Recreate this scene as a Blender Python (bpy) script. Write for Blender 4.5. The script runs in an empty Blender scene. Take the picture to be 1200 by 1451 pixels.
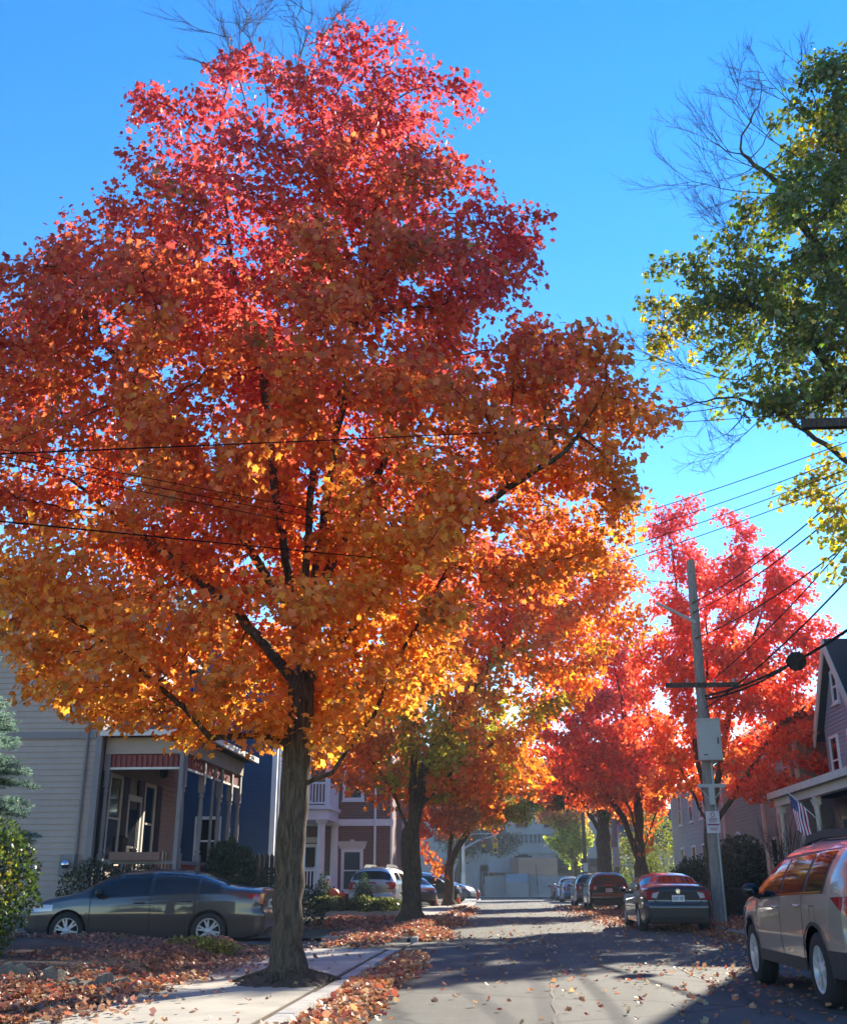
import bpy, math, random
import numpy as np
from mathutils import Vector
R_ = math.radians
sc = bpy.context.scene
col = sc.collection
# ------------------------------------------------------------------ camera, sky, sun, exposure
cam_d = bpy.data.cameras.new('camera'); cam = bpy.data.objects.new('camera', cam_d); col.objects.link(cam)
cam.location = (0, 0, 1.15)
cam.rotation_euler = (R_(90 + 19.36), 0, R_(4.14))
cam_d.sensor_fit = 'VERTICAL'; cam_d.sensor_height = 24.0; cam_d.lens = 24.0 * 1500 / 1451
cam_d.clip_start = 0.1; cam_d.clip_end = 3000
sc.camera = cam
SUN_EL, SUN_AZ = R_(26.0), R_(26.0)
w = bpy.data.worlds.new('World'); sc.world = w; w.use_nodes = True
nt = w.node_tree; bg = nt.nodes['Background']
sky = nt.nodes.new('ShaderNodeTexSky'); sky.sky_type = 'NISHITA'; sky.sun_disc = False
sky.sun_elevation = SUN_EL; sky.sun_rotation = SUN_AZ
sky.air_density = 1.0; sky.dust_density = 0.0; sky.ozone_density = 2.2
hs = nt.nodes.new('ShaderNodeHueSaturation'); hs.inputs['Saturation'].default_value = 1.37; hs.inputs['Hue'].default_value = 0.508; hs.inputs['Value'].default_value = 0.92
nt.links.new(sky.outputs[0], hs.inputs['Color']); nt.links.new(hs.outputs[0], bg.inputs[0])
bg.inputs[1].default_value = 0.12
sl = bpy.data.lights.new('sun', 'SUN'); so = bpy.data.objects.new('sun', sl); col.objects.link(so)
sl.energy = 4.8; sl.angle = R_(0.53); sl.color = (1.0, 0.90, 0.73)
sd = Vector((math.sin(SUN_AZ) * math.cos(SUN_EL), math.cos(SUN_AZ) * math.cos(SUN_EL), math.sin(SUN_EL)))
so.rotation_euler = (-sd).to_track_quat('-Z', 'Y').to_euler(); so.location = (30, 60, 40)
sc.view_settings.view_transform = 'Standard'; sc.view_settings.look = 'None'
sc.view_settings.exposure = 1.68; sc.view_settings.gamma = 1.0; sc.view_settings.use_curve_mapping = False
cy = sc.cycles
cy.max_bounces = 10; cy.diffuse_bounces = 5; cy.glossy_bounces = 3; cy.transmission_bounces = 6; cy.transparent_max_bounces = 8
cy.caustics_reflective = False; cy.caustics_refractive = False
# ------------------------------------------------------------------ helpers
class MB:
    """collects geometry in world (or local) coordinates; build() links it as one mesh object"""
    def __init__(s): s.v = []; s.f = []; s.m = []; s.sm = []
    def add(s, vs, fs, mi=0, smooth=False):
        b = len(s.v); s.v.extend([tuple(map(float, p)) for p in vs])
        for f in fs: s.f.append([b + i for i in f]); s.m.append(mi); s.sm.append(smooth)
        return s
    def box(s, x0, x1, y0, y1, z0, z1, mi=0):
        vs = [(x0,y0,z0),(x1,y0,z0),(x1,y1,z0),(x0,y1,z0),(x0,y0,z1),(x1,y0,z1),(x1,y1,z1),(x0,y1,z1)]
        return s.add(vs, [(0,3,2,1),(4,5,6,7),(0,1,5,4),(1,2,6,5),(2,3,7,6),(3,0,4,7)], mi)
    def obox(s, o, u, n, ur, zr, nr, mi=0):
        """box in a wall frame: o origin, u along the wall, n outward"""
        o = Vector(o); u = Vector(u); n = Vector(n); Z = Vector((0,0,1)); vs = []
        for zz in zr:
            for a, b in ((ur[0],nr[0]),(ur[1],nr[0]),(ur[1],nr[1]),(ur[0],nr[1])): vs.append(o + u*a + n*b + Z*zz)
        return s.add(vs, [(0,3,2,1),(4,5,6,7),(0,1,5,4),(1,2,6,5),(2,3,7,6),(3,0,4,7)], mi)
    def tube(s, pts, rad, k=8, mi=0, smooth=True, caps=True):
        pts = [Vector(p) for p in pts]; n = len(pts)
        if not hasattr(rad, '__len__'): rad = [rad] * n
        ref = None; vs = []; fs = []
        for i, p in enumerate(pts):
            d = (pts[min(i+1,n-1)] - pts[max(i-1,0)]).normalized()
            if ref is None:
                ref = d.orthogonal().normalized()
            ref = (ref - d * ref.dot(d)).normalized(); b = d.cross(ref)
            for j in range(k):
                a = 2*math.pi*j/k; vs.append(p + (ref*math.cos(a) + b*math.sin(a))*rad[i])
        for i in range(n-1):
            for j in range(k): fs.append((i*k+j, i*k+(j+1)%k, (i+1)*k+(j+1)%k, (i+1)*k+j))
        s.add(vs, fs, mi, smooth)
        if caps: s.add(vs[:k], [tuple(range(k))[::-1]], mi); s.add(vs[-k:], [tuple(range(k))], mi)
        return s
    def lathe(s, c, prof, k=16, mi=0, smooth=True, axis='z', caps=True):
        """prof: (radius, height) pairs"""
        vs = []; fs = []; n = len(prof)
        for r, h in prof:
            for j in range(k):
                a = 2*math.pi*j/k; p = (r*math.cos(a), r*math.sin(a), h)
                if axis == 'x': p = (h, r*math.cos(a), r*math.sin(a))
                if axis == 'y': p = (r*math.sin(a), h, r*math.cos(a))
                vs.append((c[0]+p[0], c[1]+p[1], c[2]+p[2]))
        for i in range(n-1):
            for j in range(k): fs.append((i*k+j, i*k+(j+1)%k, (i+1)*k+(j+1)%k, (i+1)*k+j))
        s.add(vs, fs, mi, smooth)
        for q in ((0, n-1) if caps else ()):
            if prof[q][0] > 1e-4: s.add(vs[q*k:(q+1)*k], [tuple(range(k))], mi)
        return s
    def prism(s, poly, a, b, mi=0):
        """poly: points; extruded from offset a to offset b (vectors)"""
        a = Vector(a); b = Vector(b); n = len(poly)
        vs = [Vector(p)+a for p in poly] + [Vector(p)+b for p in poly]
        fs = [tuple(range(n))[::-1], tuple(range(n, 2*n))] + [(i,(i+1)%n,n+(i+1)%n,n+i) for i in range(n)]
        return s.add(vs, fs, mi)
    def quad(s, *p, mi=0): return s.add(p, [tuple(range(len(p)))], mi)
    def ball(s, c, r, k=14, mi=0, jit=0, rnd=None):
        r = (r,r,r) if not hasattr(r,'__len__') else r; m = k//2; vs=[]; fs=[]
        for i in range(m+1):
            for j in range(k):
                t = math.pi*i/m; a = 2*math.pi*j/k; q = 1 + (rnd.uniform(-jit,jit) if rnd and 0<i<m else 0)
                vs.append((c[0]+r[0]*q*math.sin(t)*math.cos(a), c[1]+r[1]*q*math.sin(t)*math.sin(a), c[2]+r[2]*q*math.cos(t)))
        for i in range(m):
            for j in range(k): fs.append((i*k+j,(i+1)*k+j,(i+1)*k+(j+1)%k,i*k+(j+1)%k))
        return s.add(vs, fs, mi, True)
    def build(s, name, mats, parent=None, local=False):
        me = bpy.data.meshes.new(name)
        off = Vector((0,0,0))
        if parent is not None and not local: off = wloc(parent)
        me.from_pydata([(a-off.x, b-off.y, c-off.z) for a,b,c in s.v], [], s.f)
        for m in (mats if isinstance(mats,(list,tuple)) else [mats]): me.materials.append(m)
        me.polygons.foreach_set('material_index', s.m); me.polygons.foreach_set('use_smooth', s.sm); me.update()
        o = bpy.data.objects.new(name, me); col.objects.link(o)
        if parent is not None: o.parent = parent
        return o
def wloc(o):
    v = Vector((0,0,0))
    while o is not None: v = v + Vector(o.location); o = o.parent
    return v
def tag(o, label=None, cat=None, group=None, kind=None):
    if label: o['label'] = label
    if cat: o['category'] = cat
    if group: o['group'] = group
    if kind: o['kind'] = kind
    return o
def thing(name, loc, label, cat, group=None, rz=0):
    o = bpy.data.objects.new(name, None); col.objects.link(o); o.location = loc; o.rotation_euler = (0,0,rz)
    o.empty_display_size = 0.3
    return tag(o, label, cat, group)
def copy_tree(o, parent=None):
    c = o.copy(); col.objects.link(c)
    if parent is not None: c.parent = parent
    for ch in [q for q in list(o.children)]: copy_tree(ch, c)
    return c
# ------------------------------------------------------------------ materials
def mat(name, c, rough=0.7, metal=0.0, var=0.0, vscale=3.0, bump=0.0, bscale=40.0, spec=None, coat=0.0, stretch=None, c2=None):
    m = bpy.data.materials.new(name); m.use_nodes = True; t = m.node_tree; b = t.nodes['Principled BSDF']
    b.inputs['Base Color'].default_value = (*c, 1); b.inputs['Roughness'].default_value = rough; b.inputs['Metallic'].default_value = metal
    if spec is not None: b.inputs['Specular IOR Level'].default_value = spec
    if coat: b.inputs['Coat Weight'].default_value = coat; b.inputs['Coat Roughness'].default_value = 0.03
    if var or bump or c2:
        tc = t.nodes.new('ShaderNodeTexCoord'); mp = t.nodes.new('ShaderNodeMapping'); t.links.new(tc.outputs['Object'], mp.inputs[0])
        if stretch: mp.inputs['Scale'].default_value = stretch
    if var or c2:
        n = t.nodes.new('ShaderNodeTexNoise'); n.inputs['Scale'].default_value = vscale; n.inputs['Detail'].default_value = 6; n.inputs['Roughness'].default_value = 0.65
        t.links.new(mp.outputs[0], n.inputs['Vector'])
        r = t.nodes.new('ShaderNodeValToRGB'); e = r.color_ramp.elements
        e[0].position = 0.3; e[1].position = 0.7
        e[0].color = (*[x*(1-var) for x in c], 1); e[1].color = (*[min(1,x*(1+var)) for x in (c2 or c)], 1)
        t.links.new(n.outputs['Fac'], r.inputs[0]); t.links.new(r.outputs[0], b.inputs['Base Color'])
    if bump:
        n2 = t.nodes.new('ShaderNodeTexNoise'); n2.inputs['Scale'].default_value = bscale; n2.inputs['Detail'].default_value = 5
        t.links.new(mp.outputs[0], n2.inputs['Vector']); bp = t.nodes.new('ShaderNodeBump'); bp.inputs['Strength'].default_value = bump; bp.inputs['Distance'].default_value = 0.02
        t.links.new(n2.outputs['Fac'], bp.inputs['Height']); t.links.new(bp.outputs[0], b.inputs['Normal'])
    return m
def brick_mat(name, c1, c2, mortar, scale=1.0):
    m = bpy.data.materials.new(name); m.use_nodes = True; t = m.node_tree; b = t.nodes['Principled BSDF']
    tc = t.nodes.new('ShaderNodeTexCoord'); sp = t.nodes.new('ShaderNodeSeparateXYZ'); cb = t.nodes.new('ShaderNodeCombineXYZ'); ad = t.nodes.new('ShaderNodeMath')
    t.links.new(tc.outputs['Object'], sp.inputs[0]); t.links.new(sp.outputs[0], ad.inputs[0]); t.links.new(sp.outputs[1], ad.inputs[1])
    t.links.new(ad.outputs[0], cb.inputs[0]); t.links.new(sp.outputs[2], cb.inputs[1])
    k = t.nodes.new('ShaderNodeTexBrick'); t.links.new(cb.outputs[0], k.inputs['Vector'])
    k.inputs['Color1'].default_value = (*c1,1); k.inputs['Color2'].default_value = (*c2,1); k.inputs['Mortar'].default_value = (*mortar,1)
    k.inputs['Scale'].default_value = scale; k.inputs['Brick Width'].default_value = 0.23; k.inputs['Row Height'].default_value = 0.075; k.inputs['Mortar Size'].default_value = 0.008
    t.links.new(k.outputs[0], b.inputs['Base Color']); b.inputs['Roughness'].default_value = 0.85
    return m
def leaf_mat(name, trans=0.55, gain=1.0, sat=1.1, gloss=0.05):
    m = bpy.data.materials.new(name); m.use_nodes = True; t = m.node_tree; t.nodes.clear()
    out = t.nodes.new('ShaderNodeOutputMaterial'); at = t.nodes.new('ShaderNodeAttribute'); at.attribute_name = 'leafcol'
    df = t.nodes.new('ShaderNodeBsdfDiffuse'); tr = t.nodes.new('ShaderNodeBsdfTranslucent'); gl = t.nodes.new('ShaderNodeBsdfGlossy'); gl.inputs['Roughness'].default_value = 0.4
    h = t.nodes.new('ShaderNodeHueSaturation'); h.inputs['Saturation'].default_value = sat; h.inputs['Value'].default_value = gain
    t.links.new(at.outputs['Color'], df.inputs[0]); t.links.new(at.outputs['Color'], h.inputs['Color']); t.links.new(h.outputs[0], tr.inputs[0])
    mx = t.nodes.new('ShaderNodeMixShader'); mx.inputs[0].default_value = trans; t.links.new(df.outputs[0], mx.inputs[1]); t.links.new(tr.outputs[0], mx.inputs[2])
    m2 = t.nodes.new('ShaderNodeMixShader'); m2.inputs[0].default_value = gloss; t.links.new(mx.outputs[0], m2.inputs[1]); t.links.new(gl.outputs[0], m2.inputs[2])
    t.links.new(m2.outputs[0], out.inputs[0]); return m
def bark_mat(name, c, c2, scale=9, bump=1.0):
    m = bpy.data.materials.new(name); m.use_nodes = True; t = m.node_tree; b = t.nodes['Principled BSDF']; b.inputs['Roughness'].default_value = 0.95; b.inputs['Specular IOR Level'].default_value = 0.15
    tc = t.nodes.new('ShaderNodeTexCoord'); mp = t.nodes.new('ShaderNodeMapping'); mp.inputs['Scale'].default_value = (1,1,0.16); t.links.new(tc.outputs['Object'], mp.inputs[0])
    n = t.nodes.new('ShaderNodeTexNoise'); n.inputs['Scale'].default_value = scale*3; n.inputs['Detail'].default_value = 8; n.inputs['Roughness'].default_value = 0.7; n.inputs['Distortion'].default_value = 0.6
    t.links.new(mp.outputs[0], n.inputs['Vector']); r = t.nodes.new('ShaderNodeValToRGB'); e = r.color_ramp.elements
    e[0].position = 0.38; e[0].color = (*c,1); e[1].position = 0.66; e[1].color = (*c2,1)
    t.links.new(n.outputs['Fac'], r.inputs[0]); t.links.new(r.outputs[0], b.inputs['Base Color'])
    bp = t.nodes.new('ShaderNodeBump'); bp.inputs['Strength'].default_value = bump; bp.inputs['Distance'].default_value = 0.05
    t.links.new(n.outputs['Fac'], bp.inputs['Height']); t.links.new(bp.outputs[0], b.inputs['Normal']); return m
M = {}
M['maple_leaf'] = leaf_mat('autumn_leaf', 0.66, 1.22, 1.03, .03)
M['green_leaf'] = leaf_mat('green_leaf', 0.5, 1.3, 1.1)
M['fallen_leaf'] = leaf_mat('fallen_leaf', 0.35, 1.0, 1.0)
M['bark'] = bark_mat('maple_bark', (0.035,0.026,0.018), (0.16,0.125,0.085))
M['bark_far'] = bark_mat('grey_bark', (0.03,0.024,0.02), (0.12,0.095,0.07))
M['asphalt'] = mat('asphalt', (0.068,0.069,0.060), 0.9, var=0.22, vscale=1.3, bump=0.35, bscale=160)
M['concrete'] = mat('pavement_concrete', (0.34,0.315,0.26), 0.9, var=0.26, vscale=1.1, bump=0.25, bscale=60)
M['kerb'] = mat('kerb_granite', (0.33,0.32,0.30), 0.85, var=0.25, vscale=7, bump=0.3, bscale=50)
M['soil'] = mat('soil', (0.07,0.045,0.028), 1.0, var=0.5, vscale=4, bump=0.8, bscale=30)
M['lawn'] = mat('lawn_soil', (0.055,0.05,0.025), 1.0, var=0.5, vscale=1.2, bump=0.8, bscale=30)
M['grey_siding'] = mat('grey_clapboard', (0.37,0.305,0.255), 0.85, spec=.1, var=0.08, vscale=2)
M['grey_trim'] = mat('grey_trim', (0.20,0.18,0.17), 0.7, var=0.1)
M['red_trim'] = mat('dark_red_trim', (0.20,0.028,0.022), 0.6, var=0.1)
M['cream_trim'] = mat('cream_trim', (0.62,0.58,0.50), 0.6, var=0.08)
M['white_trim'] = mat('white_trim', (0.78,0.78,0.76), 0.55, var=0.05)
M['blue_siding'] = mat('navy_clapboard', (0.050,0.098,0.185), 0.95, spec=.0, var=0.1)
M['roof_dark'] = mat('roof_shingle', (0.045,0.045,0.052), 0.9, var=0.35, vscale=14, bump=0.5, bscale=25)
M['glass'] = mat('window_glass', (0.012,0.014,0.017), 0.05, spec=0.42)
M['black'] = mat('black_paint', (0.012,0.012,0.013), 0.45)
M['dark_void'] = mat('dark_opening', (0.012,0.012,0.013), 0.9)
M['brick'] = brick_mat('red_brick', (0.17,0.055,0.040), (0.115,0.045,0.036), (0.22,0.19,0.17))
M['stone'] = mat('grey_limestone', (0.25,0.25,0.235), 0.9, var=0.14, vscale=0.5, bump=0.2, bscale=8)
M['stone_dark'] = mat('dark_grey_stone', (0.13,0.135,0.13), 0.85, var=0.2)  # darker grey stone for foundations, window frames, lettering and caps
M['tan_board'] = mat('tan_plywood', (0.36,0.22,0.14), 0.8, var=0.12, vscale=1)
M['brown_board'] = mat('brown_plywood', (0.20,0.11,0.075), 0.8, var=0.12)
M['wood_pole'] = bark_mat('weathered_pole_wood', (0.18,0.165,0.145), (0.33,0.31,0.28), 6, 0.4)
M['wood_dark'] = bark_mat('dark_pole_wood', (0.035,0.028,0.022), (0.09,0.075,0.06), 8, 0.5)
M['grey_metal'] = mat('painted_grey_steel', (0.40,0.42,0.40), 0.45, var=0.05)
M['galv'] = mat('galvanised_steel', (0.42,0.43,0.43), 0.4, metal=0.7, var=0.1)
M['wire'] = mat('cable_rubber', (0.012,0.011,0.012), 0.9, spec=0.0)
M['violet_siding'] = mat('grey_violet_clapboard', (0.36,0.335,0.375), 0.8, spec=.15, var=0.08)
M['sage_siding'] = mat('sage_grey_clapboard', (0.27,0.265,0.21), 0.8, spec=.15, var=0.1)
M['pale_siding'] = mat('pale_grey_clapboard', (0.42,0.42,0.40), 0.8, var=0.1)
M['plate'] = mat('licence_plate', (0.62,0.64,0.62), 0.4, var=0.1, vscale=30)
M['chrome'] = mat('chrome', (0.7,0.7,0.7), 0.12, metal=1.0)
M['rim'] = mat('alloy_rim', (0.48,0.48,0.47), 0.28, metal=0.15)
M['tyre'] = mat('tyre_rubber', (0.014,0.014,0.014), 0.85, bump=0.2)
M['cladding'] = mat('grey_plastic_cladding', (0.030,0.030,0.032), 0.6)
M['tail_red'] = mat('tail_lamp_red', (0.30,0.010,0.014), 0.1, coat=1.0)
M['tail_clear'] = mat('lamp_clear', (0.55,0.50,0.50), 0.08, coat=1.0)
M['orange'] = mat('cone_orange', (0.75,0.13,0.03), 0.6)
M['hydrant_red'] = mat('hydrant_red', (0.40,0.03,0.025), 0.5, var=0.2)
M['amber'] = mat('signal_yellow', (0.55,0.36,0.03), 0.5)
def paint(name, c, metal=0.6, rough=0.32):
    return mat(name, c, rough, metal=metal, coat=1.0)
# ------------------------------------------------------------------ trees
MAPLE = np.array([(0,.42,0.0),(0,.10,-.02),(.36,.03,-.10),(.36,.30,-.03),(.55,.66,-.13),(.27,.66,-.03),(0,1.0,-.16),(-.27,.66,-.03),(-.55,.66,-.13),(-.36,.30,-.03),(-.36,.03,-.10)], float)
MAPLE_F = [(0,i,i+1) for i in range(1,10)] + [(0,10,1)]
SIX = np.array([(0,0,0),(.38,.10,-.10),(.22,.36,-.02),(.52,.64,-.12),(0,1,-.14),(-.52,.64,-.12),(-.22,.36,-.02),(-.38,.10,-.10)], float)
SIX_F = [(0,1,2,6,7),(2,3,4),(2,4,6),(4,5,6)]
OVAL = np.array([(0,0,0),(.30,.35,-.04),(.22,.72,-.08),(0,1,-.12),(-.22,.72,-.08),(-.30,.35,-.04)], float)
OVAL_F = [(0,1,2,3),(0,3,4,5)]
NEEDLE = np.array([(-.035,0,0),(.035,0,0),(.012,1,0),(-.012,1,0)], float)
NEEDLE_F = [(0,1,2,3)]
def nrm(a): return a / np.maximum(np.linalg.norm(a, axis=1, keepdims=True), 1e-9)
def leaf_object(name, tpl, faces, P, T, N, S, C, material, parent=None):
    """one mesh of many leaves: P positions, T tip directions, N normals, S sizes, C colours"""
    if parent is not None: P = P - np.array(wloc(parent))
    T = nrm(T); N = nrm(N - T*np.sum(N*T, axis=1, keepdims=True)); B = np.cross(T, N)
    n, k = len(P), len(tpl)
    V = P[:,None,:] + S[:,None,None]*(B[:,None,:]*tpl[None,:,0:1] + T[:,None,:]*tpl[None,:,1:2] + N[:,None,:]*tpl[None,:,2:3])
    me = bpy.data.meshes.new(name); me.vertices.add(n*k); me.vertices.foreach_set('co', V.reshape(-1).astype(np.float32))
    flat = np.array([i for f in faces for i in f]); sizes = np.array([len(f) for f in faces])
    loops = (flat[None,:] + (np.arange(n)*k)[:,None]).reshape(-1)
    tot = np.tile(sizes, n); st = np.concatenate([[0], np.cumsum(tot)[:-1]])
    me.loops.add(len(loops)); me.loops.foreach_set('vertex_index', loops.astype(np.int32))
    me.polygons.add(len(tot)); me.polygons.foreach_set('loop_start', st.astype(np.int32)); me.polygons.foreach_set('loop_total', tot.astype(np.int32))
    me.update(calc_edges=True)
    a = me.attributes.new('leafcol', 'FLOAT_COLOR', 'POINT')
    c4 = np.ones((n,k,4), np.float32); c4[:,:,:3] = C[:,None,:]; a.data.foreach_set('color', c4.reshape(-1))
    me.materials.append(material)
    o = bpy.data.objects.new(name, me); col.objects.link(o)
    if parent is not None: o.parent = parent
    return o
def vnoise(P, scale, seed):
    """smooth value noise on points, 0..1"""
    rg = np.random.default_rng(seed); G = rg.random((24,24,24)); Q = P/scale + 100.0
    I = np.floor(Q).astype(int); F = Q - I; F = F*F*(3-2*F); out = 0
    for dx in (0,1):
        for dy in (0,1):
            for dz in (0,1):
                wgt = (F[:,0] if dx else 1-F[:,0])*(F[:,1] if dy else 1-F[:,1])*(F[:,2] if dz else 1-F[:,2])
                out = out + wgt*G[(I[:,0]+dx)%24,(I[:,1]+dy)%24,(I[:,2]+dz)%24]
    return out
def grow(limbs, A, step, di, dk, rg, up=0.12, maxn=9000, iters=260):
    """space colonisation: limbs = polylines [(start on previous skeleton)], A = attraction points; returns nodes, parents"""
    P = []; par = []
    for li, L in enumerate(limbs):
        L = [np.array(p, float) for p in L]
        if li == 0: prev = -1
        else:
            d = np.linalg.norm(np.array(P) - L[0], axis=1); prev = int(np.argmin(d))
        for i in range(len(L)-1):
            seg = L[i+1]-L[i]; m = max(1, int(np.linalg.norm(seg)/step))
            for q in range(m + (1 if (li == 0 and i == 0) else 0)):
                t = (q if (li == 0 and i == 0) else q+1)/m
                P.append(L[i] + seg*t + rg.normal(0, step*0.06, 3)*(0 if q == 0 else 1)); par.append(prev); prev = len(P)-1
    buf = np.zeros((maxn+4000,3)); n = len(P); buf[:n] = P; kids = np.zeros(maxn+4000, int)
    D = np.full(len(A), 1e9); NI = np.zeros(len(A), int)
    def upd(lo, hi):
        nonlocal D, NI
        for a in range(lo, hi, 400):
            b = min(hi, a+400); d = np.linalg.norm(A[:,None,:]-buf[None,a:b,:], axis=2); j = d.argmin(1); dm = d[np.arange(len(A)), j]
            s = dm < D; D[s] = dm[s]; NI[s] = j[s] + a
    upd(0, n)
    for it in range(iters):
        keep = D > dk; A = A[keep]; D = D[keep]; NI = NI[keep]
        if len(A) == 0 or n >= maxn: break
        act = D < di
        if not act.any():
            k = D.argmin(); act = np.zeros(len(A), bool); act[k] = True
        idx = NI[act]; dirs = nrm(A[act]-buf[idx]); uq, inv = np.unique(idx, return_inverse=True)
        acc = np.zeros((len(uq),3)); np.add.at(acc, inv, dirs); acc = nrm(acc); acc[:,2] += up; acc += rg.normal(0, 0.13, acc.shape); acc = nrm(acc)
        ok = kids[uq] < 3; uq = uq[ok]; acc = acc[ok]
        if len(uq) == 0: break
        new = buf[uq] + acc*step; kids[uq] += 1; m = len(new); buf[n:n+m] = new; par.extend(uq.tolist()); upd(n, n+m); n += m
    return buf[:n].copy(), np.array(par)
def skeleton_mesh(mb, P, par, r0, rtip, flare=None, kmax=12, minr=0.0):
    n = len(P); cnt = np.zeros(n); ch = [[] for _ in range(n)]
    for i in range(n):
        if par[i] >= 0: ch[par[i]].append(i)
    order = list(range(n))
    for i in reversed(order):
        if not ch[i]: cnt[i] = 1
        if par[i] >= 0: cnt[par[i]] += cnt[i]
    e = math.log(cnt[0])/math.log(r0/rtip); rad = rtip*cnt**(1/e)
    if flare:
        z0 = P[0][2]
        for i in range(n):
            h = P[i][2]-z0
            if h < flare[1] and rad[i] > r0*0.6: rad[i] *= 1 + (flare[0]-1)*(1-h/flare[1])**2.2
    stack = [0]; done = set()
    while stack:
        s = stack.pop(); chain = [s] if par[s] < 0 else [par[s], s]; cur = s
        while ch[cur]:
            m = max(ch[cur], key=lambda q: cnt[q])
            for q in ch[cur]:
                if q != m: stack.append(q)
            chain.append(m); cur = m
        if len(chain) < 2: continue
        rr = [rad[q] for q in chain]
        if par[s] >= 0: rr[0] = min(rr[0], rr[1]*1.25)
        big = max(rr)
        if big < minr: continue
        k = kmax if big > 0.1 else 7 if big > 0.035 else 5 if big > 0.012 else 3
        mb.tube([P[q] for q in chain], rr, k, caps=False)
    return rad, cnt
def blobs(rg, spec, n, noise=None):
    """attraction points in a union of ellipsoids (cx,cy,cz,rx,ry,rz)"""
    spec = np.array(spec, float); vol = np.prod(spec[:,3:6], axis=1); pr = vol/vol.sum(); out = []
    while len(out) < n:
        k = rg.choice(len(spec), p=pr); d = rg.normal(size=3); d /= np.linalg.norm(d); r = rg.random()**(1/2.6)
        out.append(spec[k,:3] + d*r*spec[k,3:6])
    A = np.array(out)
    if noise: A = A[vnoise(A, noise[0], noise[2]) > noise[1]]
    return A
def profile_crown(rg, base, prof, n, noise=None, lump=0.16, seed=1):
    """prof rows: z, left reach, right reach, depth reach (near and far)"""
    pr = np.array(prof, float); pr = pr[np.argsort(pr[:,0])]; out = []
    zmin, zmax = pr[0,0], pr[-1,0]
    while len(out) < n:
        z = rg.uniform(zmin, zmax, 4000); th = rg.uniform(-math.pi, math.pi, 4000); c, s = np.cos(th), np.sin(th)
        l = np.interp(z, pr[:,0], pr[:,1]); r = np.interp(z, pr[:,0], pr[:,2]); d = np.interp(z, pr[:,0], pr[:,3])
        ax = np.where(c > 0, r, l); rr = 1/np.sqrt((c/ax)**2 + (s/d)**2)
        q = np.stack([3*c, 3*s, z], 1); rr = rr*(1 - lump + 2*lump*vnoise(q, 1.3, seed))
        acc = rg.random(4000) < (rr/ max(pr[:,1:].max(),1e-3))**2*1.3
        t = rg.random(4000)**(1/2.7)
        pts = np.stack([base[0]+c*rr*t, base[1]+s*rr*t, z], 1)[acc]; out.extend(pts.tolist())
    A = np.array(out[:n])
    if noise: A = A[vnoise(A, noise[0], noise[2]) > noise[1]]
    return A
def twigs(mb, p, d, L, r, rg, depth=3):
    p = np.array(p, float); d = np.array(d, float)/np.linalg.norm(d); n = 6; pts = [p]
    for i in range(n):
        d = d + rg.normal(0,.07,3) + [0,0,.06]; d /= np.linalg.norm(d); pts.append(pts[-1]+d*L/n)
        if depth > 0 and i >= 1:
            for _ in range(2 if depth > 1 and i%2 else 1):
                e = d + rg.normal(0,.42,3); twigs(mb, pts[-1], e, L*rg.uniform(.35,.6), r*.6, rg, depth-1)
    mb.tube(pts, np.linspace(r, r*.45, n+1), 4 if r > .012 else 3, caps=False)
def make_tree(name, label, cat, base, limbs, A, step, di, dk, r0, leaves, size, colour, seed, tpl='maple', bark='bark', leafmat='maple_leaf', group=None, rtip=0.004, flare=None, bare=None, up=0.12, spread=0.28, maxn=9000, minr=0.0, droop=0.55, thr=0.03, extra=()):
    rg = np.random.default_rng(seed)
    root = thing(name, base, label, cat, group)
    P, par = grow(limbs, A, step, di, dk, rg, up, maxn)
    mb = MB(); rad, cnt = skeleton_mesh(mb, P, par, r0, rtip, flare, minr=minr); [twigs(mb, *q, rg) for q in extra]; mb.build('trunk', M[bark], root)
    tw = np.where(rad < thr)[0]
    if bare is not None: tw = tw[~bare(P[tw])]
    wgt = 1.0/(1+cnt[tw])**0.35; wgt /= wgt.sum()
    ix = rg.choice(tw, leaves, p=wgt); off = np.clip(rg.normal(0, spread, (leaves,3)), -1.5*spread, 1.5*spread); off[:,2] *= 0.8
    Q = P[ix] + off; Q[:,2] = np.maximum(Q[:,2], base[2]+0.3)
    cen = np.array([P[tw,0].mean(), P[tw,1].mean(), 0]); outw = Q - cen; outw[:,2] = 0; outw = nrm(outw)
    T = outw*0.35 + rg.normal(0, 0.55, Q.shape); T[:,2] -= droop
    N = rg.normal(0, 0.55, Q.shape); N[:,2] += 0.6; N += outw*.35
    S = size*rg.uniform(0.5, 1.4, leaves)
    C = colour(Q, ix, rg)
    t, f = {'maple':(MAPLE,MAPLE_F),'six':(SIX,SIX_F),'oval':(OVAL,OVAL_F)}[tpl]
    leaf_object('crown', t, f, Q, T, N, S, C, M[leafmat], root)
    return root
def palette(stops, jit=0.25, clump=1.1, cw=0.35, axis=2, extra=None):
    """leaf colours: stops (height, colour); clumps shift the height; extra = (share, colour)"""
    hs_ = np.array([s[0] for s in stops], float); cs = np.array([s[1] for s in stops], float)
    def f(Q, ix, rg):
        h = Q[:,axis] + (vnoise(Q, clump*1.6, 5)-0.5)*2*cw*(hs_[-1]-hs_[0]) + rg.normal(0, 0.07, len(Q))*(hs_[-1]-hs_[0])
        C = np.stack([np.interp(h, hs_, cs[:,k]) for k in range(3)], 1)
        if extra:
            for share, c, sc_, *zm in extra:
                m = (vnoise(Q, sc_, 11) + rg.normal(0, .06, len(Q))) > 1-share
                if zm: m &= Q[:,2] < zm[0]
                C[m] = c
        v = np.exp(rg.normal(0, jit, len(Q))); C = C*v[:,None]; C[:,1] *= np.exp(rg.normal(0, 0.15, len(Q)))
        return np.clip(C, 0.004, 0.9)
    return f
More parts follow.
